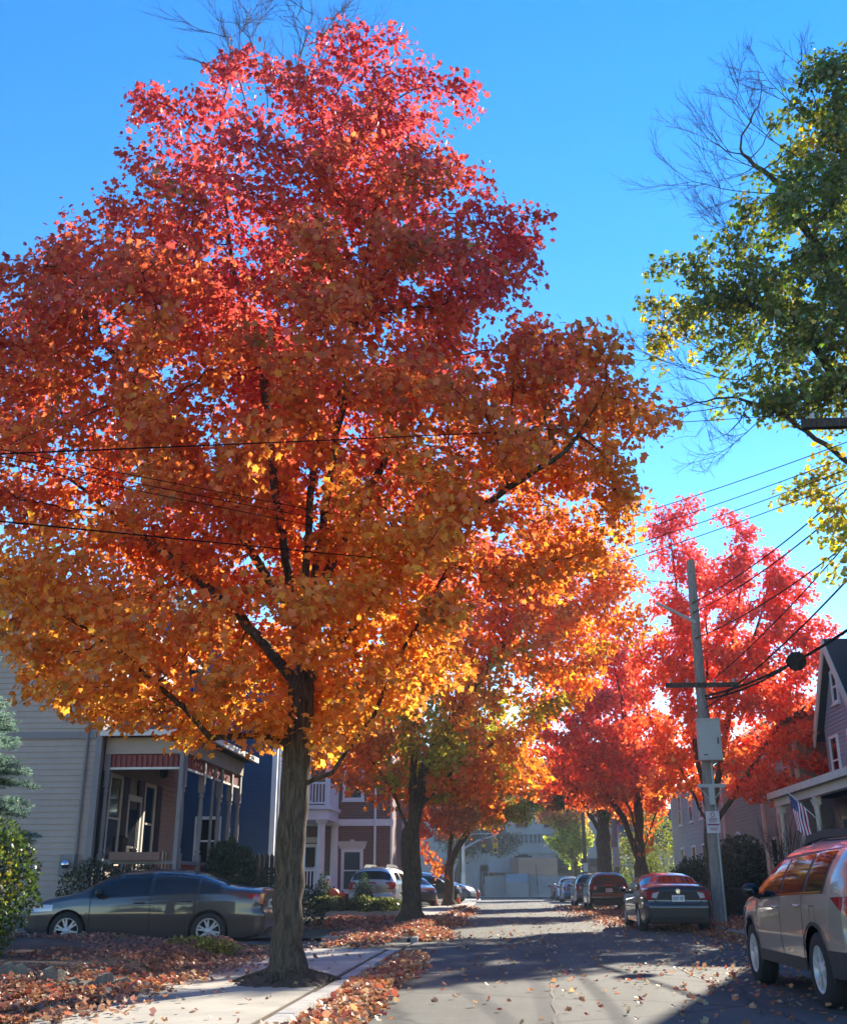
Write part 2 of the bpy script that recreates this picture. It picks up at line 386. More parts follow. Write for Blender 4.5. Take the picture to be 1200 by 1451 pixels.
# ------------------------------------------------------------------ the trees of the street
def k_(rows, Y0, f):   # crown outline measured at one distance, brought to the tree's own distance
    return [(1.15+(z-1.15)*f, l*f, r*f, d*f) for z, l, r, d in rows]
rg0 = np.random.default_rng(7)
BIG = k_([(14.1,.2,.8,.5),(13.7,1.2,1.2,1.0),(13.0,1.9,1.4,1.5),(12.5,2.3,1.9,1.9),(11.9,2.55,2.1,2.2),(11.3,2.75,2.6,2.5),(10.8,3.3,3.2,2.7),(10.4,4.2,3.3,3.1),(9.1,4.8,3.4,3.6),(8.2,5.2,4.2,4.2),(7.3,5.3,5.0,4.3),(6.6,5.1,5.3,4.3),(5.5,5.0,4.5,4.1),(4.65,4.8,3.3,3.7),(3.9,4.4,2.5,3.2),(3.45,3.6,1.8,2.5),(2.9,2.2,1.0,1.4)], 14.1, .915)
A = profile_crown(rg0, (-2.5,12.9,.1), BIG, 5200, noise=(.9,.405,3), lump=.14, seed=4)
top_spires = blobs(rg0, [(1.7,12.7,6.8,.8,.7,.35),(1.1,13,7.7,.7,.7,.4),(.4,13,9.9,.6,.6,.5),(-5.15,12.9,12.4,.35,.4,.7),(-4.4,13.2,12.6,.5,.5,.6),(-2.0,12.9,13.2,.7,.6,.4),(-.55,13.0,12.3,.5,.5,.7),(-1.4,12.8,13.0,.5,.5,.5),(-3.4,13,12.9,.5,.5,.5)], 260)
A = A[(A[:,1] > 11.6) | (rg0.random(len(A)) > .42)]
bare_top = blobs(rg0, [(-4.0,13.4,13.6,.6,.5,.4)], 40)
A = np.concatenate([A, top_spires, bare_top])
limbs = [[(-2.49,12.9,.1),(-2.5,12.9,1.56),(-2.48,12.9,2.45),(-2.44,12.9,3.21),(-2.46,12.95,4.46),(-2.42,13.0,6.63),(-2.55,13.1,9.3),(-2.45,12.95,11.9)],
 [(-2.46,12.9,2.25),(-2.02,12.8,2.4),(-1.51,12.7,3.09),(-1.13,12.6,3.88),(-.55,12.3,4.8)],
 [(-2.5,12.9,2.83),(-3.04,12.7,2.83),(-3.42,12.5,2.79),(-3.71,12.3,3.09),(-4.32,11.9,3.65)],
 [(-2.44,12.9,3.56),(-2.83,13.2,5.51),(-3.29,13.5,7.95),(-3.92,13.8,10.04),(-4.3,13.9,12.2)],
 [(-2.44,12.9,4.1),(-2.08,12.4,5.98),(-1.78,12.0,7.76),(-1.5,11.9,9.8)],
 [(-2.45,12.9,4.28),(-1.77,13.6,6.22),(-1.02,14.1,8.17),(-.15,14.3,9.9)],
 [(-2.44,12.9,4.1),(-3.27,12.3,5.41),(-4.38,11.7,6.91),(-5.16,11.3,8.01)],
 [(-2.43,12.9,3.39),(-1.58,12.4,4.32),(-.19,11.9,5.37),(.82,11.5,5.91)],
 [(-2.43,12.9,3.39),(-3.5,13.4,4.6),(-5.25,13.9,6.0),(-6.4,14.3,6.9)]]
make_tree('maple_tree', 'tallest maple, crimson top to orange skirt, nearest on the left pavement', 'tree', (-2.49,12.9,.1), limbs, A, .2, 2.2, .36, .172, 132000, .080,
  palette([(2.6,(.76,.34,.06)),(4.4,(.70,.25,.05)),(6.2,(.64,.18,.055)),(8.5,(.56,.115,.06)),(11,(.49,.075,.07)),(14,(.54,.085,.085))], .20, 1.0, .17, extra=[(.14,(.34,.17,.05),.8,9.5)]), 21,
  group='maple trees along the kerbs', flare=(1.75,.55), rtip=.0055, bare=lambda P: (P[:,2] > 13.65) & (P[:,0] < -3.0), extra=[((-3.4,13.3,12.6),(-.12,.05,1),1.7,.012),((-3.1,13.4,12.6),(.0,.05,1),1.9,.012),((-2.9,13.4,12.8),(.15,0,1),1.7,.012),((-3.7,13.3,12.4),(-.35,.1,1),1.7,.012)], up=.16, spread=.16, maxn=11000, thr=.013)
# second maple, its crown leaning over the road
A = blobs(rg0, [(-1.6,33.4,6.0,3.2,3.2,2.6),(-3.0,33.2,5.2,3.0,3.0,1.9),(.6,33.8,8.6,3.2,3.2,2.9),(2.3,34.0,10.4,2.6,2.8,2.4),(-1.0,33.6,9.4,3.4,3,3.0),(-.6,33,4.4,2.2,2.6,1.4),(3.6,34,9.0,1.6,2,1.4)], 2600, noise=(1.4,.36,8))
make_tree('maple_tree', 'second maple on the left pavement, orange crown reaching over the road behind the tallest one', 'tree', (-2.77,33.4,.1),
  [[(-2.77,33.4,.1),(-2.78,33.4,1.4),(-2.8,33.4,2.6),(-2.75,33.4,4.2),(-2.7,33.4,6.45),(-2.4,33.4,9.2)],[(-2.78,33.4,2.5),(-3.35,33.0,3.83),(-4.2,33.0,5.1)],[(-2.78,33.4,2.6),(-2.35,33.4,4.6),(-.63,33.6,7.4),(1.2,34.0,9.8)],[(-2.8,33.4,2.4),(-2.5,33.2,3.4),(-1.2,32.6,4.6),(.2,32.4,5.4)]],
  A, .27, 3, .5, .29, 42000, .135, palette([(2.6,(.68,.17,.04)),(4.5,(.72,.22,.04)),(6.5,(.72,.28,.04)),(9,(.76,.25,.04)),(11,(.74,.17,.05)),(13,(.66,.09,.06))], .28, 1.5, .2, extra=[(.34,(.38,.34,.04),1.6,8.5)]), 22,
  tpl='six', group='maple trees along the kerbs', flare=(1.9,.5), up=.1, spread=.22, rtip=.006, thr=.04)
A = blobs(rg0, [(-2.2,58.4,6.2,2.8,2.8,2.6),(-.6,58.4,5.6,2.2,2.4,1.9),(-3.4,58.4,4.8,1.9,2.2,1.5),(-1.5,58,8,2.4,2.4,2.0),(.7,58.4,6.0,1.6,2,1.5),(1.0,58,4.9,1.2,1.5,.9)], 1300, noise=(1.3,.34,9))
make_tree('maple_tree', 'farthest maple on the left pavement, orange with yellow green tips, beside traffic cones', 'tree', (-2.9,58.4,.1),
  [[(-2.9,58.4,.1),(-2.9,58.4,1.5),(-2.8,58.4,3),(-2.6,58.4,5.5)],[(-2.9,58.4,1.5),(-3.6,58.2,2.2),(-4.4,58,3.2)],[(-2.85,58.4,2.2),(-2.0,58.4,3.6),(-.9,58.4,5.4)]],
  A, .3, 3, .55, .25, 26000, .15, palette([(-4.6,(.55,.10,.03)),(-2.6,(.60,.16,.03)),(-1,(.55,.25,.03)),(.6,(.40,.34,.03)),(2,(.34,.34,.03))], .28, 1.4, .14, axis=0, extra=[(.2,(.62,.10,.03),1.2)]), 23,
  tpl='six', group='maple trees along the kerbs', flare=(1.9,.5), spread=.26, rtip=.008, thr=.05)
# red maple behind the cabinet pole
A = blobs(rg0, [(7.4,35,8.2,2.9,2.6,3.6),(6.9,35.6,12.4,1.0,1.0,1.9),(8.6,34.6,11.0,1.5,1.5,1.7),(9.3,35,7.6,1.6,1.9,2.2),(5.6,35,6.2,1.3,1.8,2.4),(8.6,35.2,4.9,2.1,2,1.5),(9.9,35.4,6.2,1.3,1.6,1.7),(10.2,35,8.4,1.0,1.4,1.6),(9.2,34.8,10.2,1.2,1.4,1.5),(5.0,35.2,5.2,1.2,1.5,1.5),(4.9,35.2,7.6,.9,1.2,1.6),(5.6,35,11.6,.75,1,2.3),(6.4,35,4.4,1.8,1.9,1.2)], 2300, noise=(.95,.42,12))
make_tree('maple_tree', 'coral red maple with several upright stems right behind the cabinet pole', 'tree', (6.33,34.6,.12),
  [[(6.33,34.6,.12),(6.38,34.7,1.4),(6.42,34.8,2.4),(6.45,35,2.97),(6.85,35.8,6.75),(7.2,36.2,11.2)],[(6.45,35,2.7),(5.59,35,4.82),(4.75,35.4,6.5)],[(6.45,35,2.9),(6.18,35,5.25),(6.03,35,8.93),(5.95,35,11.9)],[(6.49,35,2.9),(7.16,34.5,6.07),(7.6,34.3,8.75),(8.2,34.1,11.8)],[(6.5,35,2.8),(7.94,35.4,4.63),(9.4,35.8,6.49)],[(7.16,34.5,6.07),(8.48,34.5,9.25),(9.2,34.5,11.2)]],
  A, .25, 2.6, .45, .23, 40000, .115, palette([(2.6,(.82,.26,.055)),(5,(.82,.165,.06)),(8,(.80,.125,.065)),(14,(.74,.105,.095))], .28, 1.2, .25), 24, tpl='six', group='maple trees along the kerbs', flare=(1.7,.5), up=.2, spread=.2, rtip=.006, thr=.03)
A = blobs(rg0, [(4.2,48,8.0,3.0,3,3.2),(2.6,48,6.4,1.9,2.6,1.5),(5.6,48,6.0,2.4,2.6,2.0),(5.2,48,10.6,1.7,2,1.8),(3.4,48,5.0,2,2,.9)], 1900, noise=(1.2,.36,14))
make_tree('maple_tree', 'bushy scarlet maple leaning over the road behind the nearest dark parked saloon', 'tree', (5.75,48,.12),
  [[(5.75,48,.12),(5.77,48,1.5),(5.8,48,2.4),(5.85,48,5),(5.4,48,9)],[(5.77,48,1.9),(5.2,48,3.8),(3.6,48,6.4)],[(5.79,48,2.2),(6.4,48,3.6),(6.9,48,5)],[(5.78,48,2.0),(5.5,47.6,4),(4.6,47.4,6)]],
  A, .28, 3, .5, .30, 30000, .14, palette([(3.4,(.76,.22,.05)),(5,(.76,.14,.05)),(8,(.74,.095,.055)),(13,(.70,.09,.075))], .30, 1.3, .22, extra=[(.12,(.30,.16,.03),1.5)]), 25, tpl='six', group='maple trees along the kerbs', flare=(1.7,.5), up=.1, spread=.24, rtip=.007, thr=.04)
A = blobs(rg0, [(5.3,63,7.2,2.8,3,2.2),(3.6,63,6.2,1.8,2,1.3),(6.6,63,6.4,2,2.2,2.2)], 1100, noise=(1.2,.36,15))
make_tree('street_tree', 'broad brown and green tree with thick trunk beyond the scarlet maple on the right', 'tree', (5.6,63,.12),
  [[(5.6,63,.12),(5.6,63,2.6),(5.6,63,4.5),(5.5,63,7.5)],[(5.6,63,3.6),(4.6,63,5.4),(3.4,63,6.2)]],
  A, .32, 3, .6, .42, 15000, .17, palette([(4.4,(.45,.13,.03)),(6,(.26,.12,.03)),(9,(.30,.08,.03))], .3, 1.3, .3, extra=[(.4,(.14,.16,.03),1.2)]), 26, tpl='six', flare=(1.4,.5), spread=.28, rtip=.01, thr=.06)
A = blobs(rg0, [(5.0,85,4.6,1.9,2,1.4),(4.6,85,6.2,2,2,1.2)], 600, noise=(1.2,.36,16))
make_tree('street_tree', 'small tree with lime green and orange leaves near the end of the right kerb', 'tree', (5.6,85,.12),
  [[(5.6,85,.12),(5.5,85,1.8),(5.2,85,3.6),(5,85,5.5)],[(5.5,85,2.2),(4.6,85,3.6)]],
  A, .32, 3, .6, .34, 8000, .2, palette([(3,(.30,.36,.04)),(5,(.34,.36,.04)),(5.8,(.60,.18,.04)),(7.5,(.55,.12,.03))], .3, 1.3, .15), 27, tpl='six', spread=.3, rtip=.012, thr=.07)
# the big green tree at the right edge
A = blobs(rg0, [(5.2,24,15.6,1.5,1.6,1.5),(4.6,24,14.3,1.05,1.2,1.05),(4.5,24,15.3,.95,1.1,.9),(5.6,24,14.6,1.1,1.2,1.1),(8.2,24,15.6,2.5,3,3.4),(10.8,24,19,2.5,3,4.3),(9.3,24,20.4,1.5,2,2.2),(6.9,23.6,12.9,1.5,1.8,1.3),(6.9,23.2,11.6,.9,1.2,.8),(8.0,23.4,12.3,1.0,1.2,1.1),(11,23.5,13.5,2.6,2.6,2.4),(6.6,24,14.0,1.3,1.6,1.2)], 3300, noise=(1.0,.47,31))
sprig = blobs(rg0, [(6.8,23,9.6,.8,.7,.35),(7.3,22,8.1,.5,.7,.55),(7.1,22,7.05,.4,.5,.4),(7.4,22.6,9.1,.6,.6,.6)], 60)
bareA = blobs(rg0, [(6.7,24.4,20.0,1.1,1.0,1.0),(7.6,24.6,21.6,.8,.8,.9),(4.3,23,11.7,.85,.8,1.2),(6.2,24,16.9,.7,.6,.6),(5.2,23,11.2,.8,.8,.7),(6.3,24,18.4,.7,.7,.6)], 480)
A = np.concatenate([A, sprig, bareA])
def green_bare(P):
    b = np.zeros(len(P), bool)
    for c, r in (((6.5,24.4,20.0),1.25),((7.5,24.6,21.7),1.0),((4.1,23,11.5),1.25),((6.0,24,17.2),.7),((5.3,23,10.9),.75),((6.1,24,18.6),.8)): b |= np.linalg.norm(P-np.array(c), axis=1) < r
    return b
make_tree('street_tree', 'big dark green tree with yellowing patches and bare twigs, cut by the right edge', 'tree', (11.2,24.5,.12),
  [[(11.2,24.5,.12),(11.2,24.5,4),(11.1,24.4,8),(11.0,24.3,13),(10.8,24.1,18),(10.4,24,21.5)],[(11.1,24.4,7.0),(9.4,24.2,11),(7.6,24,14.4),(5.6,24,15.4)],[(11.0,24.3,11),(9,24.2,15),(7.8,24.3,18.6),(6.9,24.4,19.8)],[(11.1,24.4,6.5),(9.4,23.6,8.8),(8,23.2,10.4),(6.6,23,11.5),(5.7,23,11.9)],[(11.1,24.4,5),(9.2,22.8,7.0),(7.9,22.4,8.2),(7.2,22.3,9.2)]],
  A, .24, 2.6, .42, .42, 40000, .13, palette([(8,(.42,.36,.05)),(10.5,(.26,.26,.035)),(12.5,(.135,.16,.03)),(20,(.11,.145,.026))], .28, 1.4, .12, extra=[(.30,(.48,.38,.045),1.5)]), 28, tpl='six', bark='bark_far', leafmat='green_leaf', flare=(1.6,.7), bare=green_bare, extra=[((7.9,24.1,18.7),(-1,.1,.45),2.4,.016),((7.6,24.0,18.2),(-1,.1,.1),2.3,.016),((8.2,24,19.3),(-.8,.1,.8),2.4,.016),((8.6,24.1,20.6),(-.5,.1,1),2.0,.015),((8.9,24,20.6),(-.1,0,1),2.0,.015),((6.8,24,15.8),(-.6,0,1),1.9,.013),((7.0,24,16.4),(-.9,0,.5),1.6,.013),((6.0,23.1,12.4),(-1,-.1,-.1),2.2,.015),((5.9,23.1,11.9),(-1,-.1,-.45),2.0,.015),((6.2,23,11.4),(-.7,-.1,-.8),1.5,.013),((5.6,23.1,13.0),(-1,-.1,.1),1.6,.013)], up=.02, spread=.2, rtip=.005, thr=.03, maxn=10000)
# sparse dark tree in front of the stone hall, and pale shrubs beyond the right kerb
A = blobs(rg0, [(-2.4,98,5.2,3.2,2,1.7),(-.4,98,4.6,2.2,2,1.1),(-3.6,98,4.4,1.8,2,1.4)], 700)
make_tree('street_tree', 'sparse dim tree standing in front of the grey stone hall', 'tree', (-4.1,98,.1), [[(-4.1,98,.1),(-4.1,98,2),(-3.4,98,4),(-2.6,98,5.4)]], A, .3, 3, .5, .3, 5200, .17,
  palette([(3,(.09,.09,.05)),(7,(.13,.12,.07))], .3), 29, tpl='six', bark='bark_far', leafmat='green_leaf', spread=.3, rtip=.014, thr=.08)
def shrub(name, label, base, spec, n, size, colour, seed, cat='shrub', group=None, tpl='oval', stems=7, shell=True):
    rg = np.random.default_rng(seed); root = thing(name, base, label, cat, group); mb = MB(); sp = np.array(spec, float)
    for i in range(stems):
        k = rg.integers(len(sp)); d = rg.normal(size=3); d[2] = abs(d[2])*.6; d /= np.linalg.norm(d); e = sp[k,:3]+d*sp[k,3:6]*.75
        m = (np.array(base)+e)/2 + rg.normal(0,.06,3); mb.tube([np.array(base)+rg.normal(0,.04,3)*[1,1,0], m, e], [.025,.015,.006], 5)
    mb.build('stem', M['bark_far'], root)
    vol = np.prod(sp[:,3:6], axis=1)**(2/3); k = rg.choice(len(sp), n, p=vol/vol.sum()); d = nrm(rg.normal(size=(n,3)))
    r = 1 - (rg.random(n)**2)*(.45 if shell else .95); bump_ = .86 + .28*vnoise(d*2.2+k[:,None]*3.1+seed, .5, 3)
    Q = sp[k,:3] + d*sp[k,3:6]*(r*bump_)[:,None]; ok = Q[:,2] > base[2]+.02; Q = Q[ok]; d = d[ok]; n = len(Q)
    T = d*.6 + rg.normal(0,.6,Q.shape); T[:,2] += .25; N = d*.6 + rg.normal(0,.6,Q.shape)
    t, f = {'oval':(OVAL,OVAL_F),'needle':(NEEDLE*[3,1,1],NEEDLE_F),'six':(SIX,SIX_F)}[tpl]
    leaf_object('foliage', t, f, Q, T, N, size*rg.uniform(.6,1.3,n), colour(Q,None,rg), M['green_leaf'], root); return root
G1 = palette([(0,(.045,.075,.018)),(3,(.075,.11,.022))], .35, 1.0, .5, extra=[(.2,(.20,.19,.03),.6)])
G2 = palette([(0,(.022,.042,.018)),(3,(.03,.055,.02))], .35)
G3 = palette([(0,(.10,.11,.03)),(3,(.17,.15,.03))], .35, extra=[(.3,(.36,.26,.03),.5)])
shrub('evergreen_shrub', 'rounded glossy green shrub at the left edge under the blue spruce', (-6.35,13.6,.3), [(-6.62,13.6,1.12,.76,.8,.82),(-6.85,13.5,.75,.6,.7,.55)], 11000, .06, G1, 41)
shrub('clipped_shrub', 'rounded dark green clipped shrub right of the porch, behind the driveway saloon', (-6.62,26.6,.1), [(-6.62,26.6,1.2,.62,.62,.95)], 20000, .06, G2, 42)
shrub('low_hedge', 'low dark hedge between porch and blue house, behind the big trunk', (-5.85,28.3,.1), [(-5.9,28.3,.75,.75,.7,.75),(-5.2,28.9,.55,.6,.6,.55)], 8000, .055, G2, 43)
shrub('garden_shrub', 'wide dull shrub against the porch lattice above the saloon bonnet', (-8.6,23.7,.1), [(-8.9,23.7,.95,.7,.45,.7),(-7.9,23.75,.9,.75,.45,.62)], 7000, .06, palette([(0,(.06,.06,.025)),(3,(.085,.085,.035))], .35), 44)
shrub('ground_shrub', 'low yellowing shrub at the end of the leafy mound by the driveway saloon tail', (-4.7,16.9,.08), [(-4.75,16.9,.2,.42,.4,.17),(-4.45,17.2,.18,.35,.35,.14)], 2600, .06, palette([(0,(.16,.15,.03)),(2,(.28,.22,.03))], .4), 45)
for i, (x, y, h, lb) in enumerate([(-6.75,41.4,1.35,'small conical evergreen left of the skull decoration on the brick house bed'),(-5.06,40.2,1.35,'small conical evergreen right of the pumpkins in front of the brick house')]):
    shrub('conical_evergreen', lb, (x,y,.1), [(x,y,.45,.48,.48,.42),(x,y,.85,.32,.32,.4),(x,y,1.2,.16,.16,.35)], 3200, .055, G2, 46+i, group='conical evergreens in the brick house bed')
shrub('flower_bed_plant', 'spiky pale green plants along the front bed of the brick house', (-5.2,39.6,.1), [(-6.2,39.6,.35,.9,.4,.35),(-5.0,39.5,.35,.7,.4,.35),(-4.1,39.4,.3,.5,.4,.4)], 5200, .10, palette([(0,(.07,.085,.03)),(2,(.20,.21,.05))], .4, extra=[(.2,(.32,.34,.04),.5)]), 49, cat='plant')
shrub('evergreen_shrub', 'broad dark yew shrub between the scarlet maple trunk and the cabinet pole', (7.6,41,.12), [(7.4,41,1.1,1.5,1.2,1.0),(8.6,41.4,1.5,1.2,1.1,1.3),(6.6,40.6,.9,.8,.8,.85)], 22000, .095, palette([(0,(.025,.05,.02)),(3,(.045,.075,.028))], .35), 50)
shrub('autumn_shrub', 'yellow leaved shrub in front of the arched door house, left of the wagon roof', (8.0,29.0,.12), [(8.0,29,.95,.75,.5,.5),(8.7,28.8,1.05,.5,.5,.45)], 3200, .075, G3, 51)
shrub('autumn_shrub', 'sunlit lime yellow shrubs beyond the thick trunk on the right', (7.6,66,.12), [(7.6,66,2.1,1.3,1.2,1.9),(8.9,66,3.0,1.4,1.2,2.3),(6.6,67,1.2,.8,.8,1.0)], 8000, .13, palette([(0,(.12,.15,.03)),(4,(.20,.21,.035))], .3), 52)
def bare_shrub(base, label, seed, h, r):
    rg = np.random.default_rng(seed); root = thing('bare_shrub', base, label, 'shrub', 'leafless shrubs by the right houses'); mb = MB()
    for i in range(46):
        a = rg.uniform(0,6.28); q = rg.uniform(.2,1)*r; e = np.array([base[0]+q*math.cos(a), base[1]+q*math.sin(a), base[2]+h*rg.uniform(.6,1)]); m = (np.array(base)+e)/2; m[2] += .15*h
        mb.tube([np.array(base)+rg.normal(0,.05,3)*[1,1,0], m, e], [.014,.009,.003], 3)
        for j in range(3): f = m+(e-m)*rg.uniform(.1,.7); mb.tube([f, f+rg.normal(0,.22,3)*h*.4+[0,0,.22*h]], [.006,.002], 3)
    mb.build('twigs', M['bark_far'], root); return root
bare_shrub((7.5,30.6,.12), 'leafless twiggy shrub right of the cabinet pole in front of the arched door', 61, 2.6, .7)
bare_shrub((8.1,27.4,.12), 'leafless twiggy shrub under the flag by the porch', 62, 2.5, .8)
# blue spruce at the left edge
def spruce(base, h, r, seed):
    rg = np.random.default_rng(seed); root = thing('spruce_tree', base, 'blue green spruce with drooping needle sprays at the left edge before the clapboard house', 'tree'); mb = MB()
    b = np.array(base, float); mb.tube([b, b+[0,0,h]], [.13,.012], 9); P=[]; T=[]
    for i in range(150):
        t = rg.random()**.8; z = .35+ (h-.5)*t; L = r*(1-t*.93)*rg.uniform(.8,1.1); a = rg.uniform(0,6.28); d = np.array([math.cos(a),math.sin(a),0])
        s0 = b+[0,0,z]; q = [s0 + d*L*u + np.array([0,0,.18*L*math.sin(u*2.2)-.30*L*u*u+.22*L*u**3]) for u in np.linspace(0,1,7)]; mb.tube(q, np.linspace(.022,.004,7), 4)
        for j in range(int(22*L)+7):
            u = rg.uniform(.2,1); f = s0 + d*L*u + np.array([0,0,.18*L*math.sin(u*2.2)-.30*L*u*u+.22*L*u**3]); side = np.array([-d[1],d[0],0])*rg.choice([-1,1]); e = d*.75+side*rg.uniform(.3,.9)+[0,0,rg.uniform(-.1,.22)]; e/=np.linalg.norm(e); l2=.30*(1.25-u)+.12
            m = int(110*l2)+20; uu = rg.random(m); pp = f+e*(uu*l2)[:,None]; tt = e*.55+rg.normal(0,.5,(m,3)); P.append(pp); T.append(tt)
    mb.build('trunk', M['bark_far'], root); P=np.concatenate(P); T=np.concatenate(T); n=len(P); C=np.array([(.16,.25,.20)])*np.exp(rg.normal(0,.3,(n,1)))
    leaf_object('crown', NEEDLE*[2.6,1,1], NEEDLE_F, P, T, rg.normal(size=(n,3)),   .05*rg.uniform(.7,1.2,n), C, M['green_leaf'], root)
spruce((-7.75,14.6,.25), 4.9, 1.75, 71)
# ------------------------------------------------------------------ ground, road, pavements, litter
def sheet(name, x0, x1, y0, y1, z, m, nx=1, ny=1, fn=None):
    mb = MB(); vs = []
    for j in range(ny+1):
        for i in range(nx+1):
            x = x0+(x1-x0)*i/nx; y = y0+(y1-y0)*j/ny; vs.append((x, y, z if fn is None else fn(x,y)))
    mb.add(vs, [(j*(nx+1)+i, j*(nx+1)+i+1, (j+1)*(nx+1)+i+1, (j+1)*(nx+1)+i) for j in range(ny) for i in range(nx)], 0, True)
    return tag(mb.build(name, M[m]), kind='structure')
sheet('ground', -300, 300, -60, 420, -.03, 'lawn')
def asphalt_mat():
    m = M['asphalt']; t = m.node_tree; b = t.nodes['Principled BSDF']; src = b.inputs['Base Color'].links[0].from_socket
    tc = t.nodes.new('ShaderNodeTexCoord'); n = t.nodes.new('ShaderNodeTexNoise'); n.inputs['Scale'].default_value = 48; n.inputs['Detail'].default_value = 3
    mp = t.nodes.new('ShaderNodeMapping'); mp.inputs['Scale'].default_value = (1,.12,1); t.links.new(tc.outputs['Object'], mp.inputs[0])
    n2 = t.nodes.new('ShaderNodeTexNoise'); n2.inputs['Scale'].default_value = 1.6; n2.inputs['Detail'].default_value = 4; t.links.new(mp.outputs[0], n2.inputs['Vector'])
    t.links.new(tc.outputs['Object'], n.inputs['Vector'])
    a = t.nodes.new('ShaderNodeMapRange'); a.inputs[3].default_value = .6; a.inputs[4].default_value = 1.45; t.links.new(n.outputs['Fac'], a.inputs[0])
    a2 = t.nodes.new('ShaderNodeMapRange'); a2.inputs[1].default_value = .3; a2.inputs[2].default_value = .7; a2.inputs[3].default_value = .72; a2.inputs[4].default_value = 1.25; t.links.new(n2.outputs['Fac'], a2.inputs[0])
    mm = t.nodes.new('ShaderNodeMath'); mm.operation = 'MULTIPLY'; t.links.new(a.outputs[0], mm.inputs[0]); t.links.new(a2.outputs[0], mm.inputs[1])
    # cracks
    vo = t.nodes.new('ShaderNodeTexVoronoi'); vo.feature = 'DISTANCE_TO_EDGE'; vo.inputs['Scale'].default_value = .42
    nz = t.nodes.new('ShaderNodeTexNoise'); nz.inputs['Scale'].default_value = 1.5; nz.inputs['Detail'].default_value = 5; t.links.new(tc.outputs['Object'], nz.inputs['Vector'])
    vm = t.nodes.new('ShaderNodeMixRGB'); vm.inputs[0].default_value = .25; t.links.new(tc.outputs['Object'], vm.inputs[1]); t.links.new(nz.outputs['Color'], vm.inputs[2]); t.links.new(vm.outputs[0], vo.inputs['Vector'])
    cr = t.nodes.new('ShaderNodeMapRange'); cr.inputs[1].default_value = .002; cr.inputs[2].default_value = .016; cr.inputs[3].default_value = .45; cr.inputs[4].default_value = 1; t.links.new(vo.outputs['Distance'], cr.inputs[0])
    m3 = t.nodes.new('ShaderNodeMath'); m3.operation = 'MULTIPLY'; t.links.new(mm.outputs[0], m3.inputs[0]); t.links.new(cr.outputs[0], m3.inputs[1])
    mx = t.nodes.new('ShaderNodeVectorMath'); mx.operation = 'SCALE'; t.links.new(src, mx.inputs[0]); t.links.new(m3.outputs[0], mx.inputs['Scale']); t.links.new(mx.outputs[0], b.inputs['Base Color'])
asphalt_mat()
sheet('road', -1.9, 5.42, -30, 86, .0, 'asphalt', 4, 30, lambda x, y: .02*(1-((x-1.8)/3.7)**2)-.001)
TAR = mat('tar_seam', (.022,.022,.023), .75, var=.3, vscale=6)
sheet('cross_road', -160, 160, 86, 100, .0, 'asphalt')
sheet('driveway', -15, -1.95, 19.7, 23.5, .006, 'asphalt', 10, 2, lambda x, y: .006 + .012*max(0,min(1,(-1.95-x)/.5)))
rp = random.Random(3)
def slabs(name, x0, x1, ranges, L=1.5):
    mb = MB()
    for a, b in ranges:
        y = a
        while y < b-.05:
            e = min(b, y+L); dz = rp.uniform(-.004,.004)
            mb.box(x0, x1, y+.006, e-.006, -.02, .10+dz, 0); y = e
    return tag(mb.build(name, M['concrete']), kind='structure')
slabs('pavement', -3.85, -2.06, [(-12,19.6),(23.6,84)])
slabs('pavement', 5.62, 7.3, [(-12,85)])
mb = MB()
for a, b in [(-12,19.5),(23.7,85)]:
    y = a
    while y < b-.05: e = min(b, y+1.83); mb.box(-1.99, -1.84, y+.004, e-.004, -.05, .095+rp.uniform(-.006,.006)); y = e
y = -12
while y < 85: mb.box(5.40, 5.56, y+.004, y+1.826, -.05, .125+rp.uniform(-.006,.006)); y += 1.83
tag(mb.build('kerb', M['kerb']), kind='structure')
sheet('verge', -2.06, -1.99, -12, 19.6, .088, 'soil', 1, 40); sheet('verge', -2.06, -1.99, 23.6, 84, .088, 'soil', 1, 60); sheet('verge', 5.56, 5.62, -12, 85, .11, 'soil', 1, 60)
def yard_h(x, y):
    s = lambda a, b, v: (lambda t: t*t*(3-2*t))(max(0,min(1,(v-a)/(b-a))))
    h = .08 + .25*s(-4.25,-4.75,x)*s(9.0,10.2,y)*s(19.75,18.6,y)*(.72+.28*s(-5.2,-8,x)) + .03*math.sin(x*3.1+y*1.7)*math.sin(y*2.3)
    if y > 19.2: h = min(h, .085 - .09*s(19.2,19.75,y))
    return h
sheet('front_yard', -30, -3.85, -12, 19.72, 0, 'soil', 120, 130, yard_h)
sheet('front_yard', -30, -3.85, 23.5, 84, .085, 'lawn')
sheet('front_yard', 7.3, 40, -12, 85, .115, 'lawn')
sheet('hall_forecourt', -120, 120, 100.0, 160, .06, 'concrete')
rs = random.Random(12)
for x0, y0, x1, y1, wd in ((.4,6,.9,27,.02),(2.6,9,1.7,40,.018),(-1.5,15.5,4.9,16.6,.022),(-1.2,24.2,2.4,23.6,.02)):
    mb = MB(); n = 60; vs = []; w1 = w2 = 0; L = math.hypot(x1-x0,y1-y0); ux, uy = (y1-y0)/L, -(x1-x0)/L
    for i in range(n+1):
        t_ = i/n; w1 += rs.uniform(-.035,.035); w1 *= .93; q = wd*rs.uniform(.45,1.1)
        cx_, cy_ = x0+(x1-x0)*t_+ux*w1, y0+(y1-y0)*t_+uy*w1
        for sgn in (-1,1): a_, b_ = cx_+ux*q*sgn, cy_+uy*q*sgn; vs.append((a_, b_, .02*(1-((a_-1.8)/3.7)**2)+.0035))
    mb.add(vs, [(2*i,2*i+1,2*i+3,2*i+2) for i in range(n)]); tag(mb.build('road_seam', TAR), kind='structure')
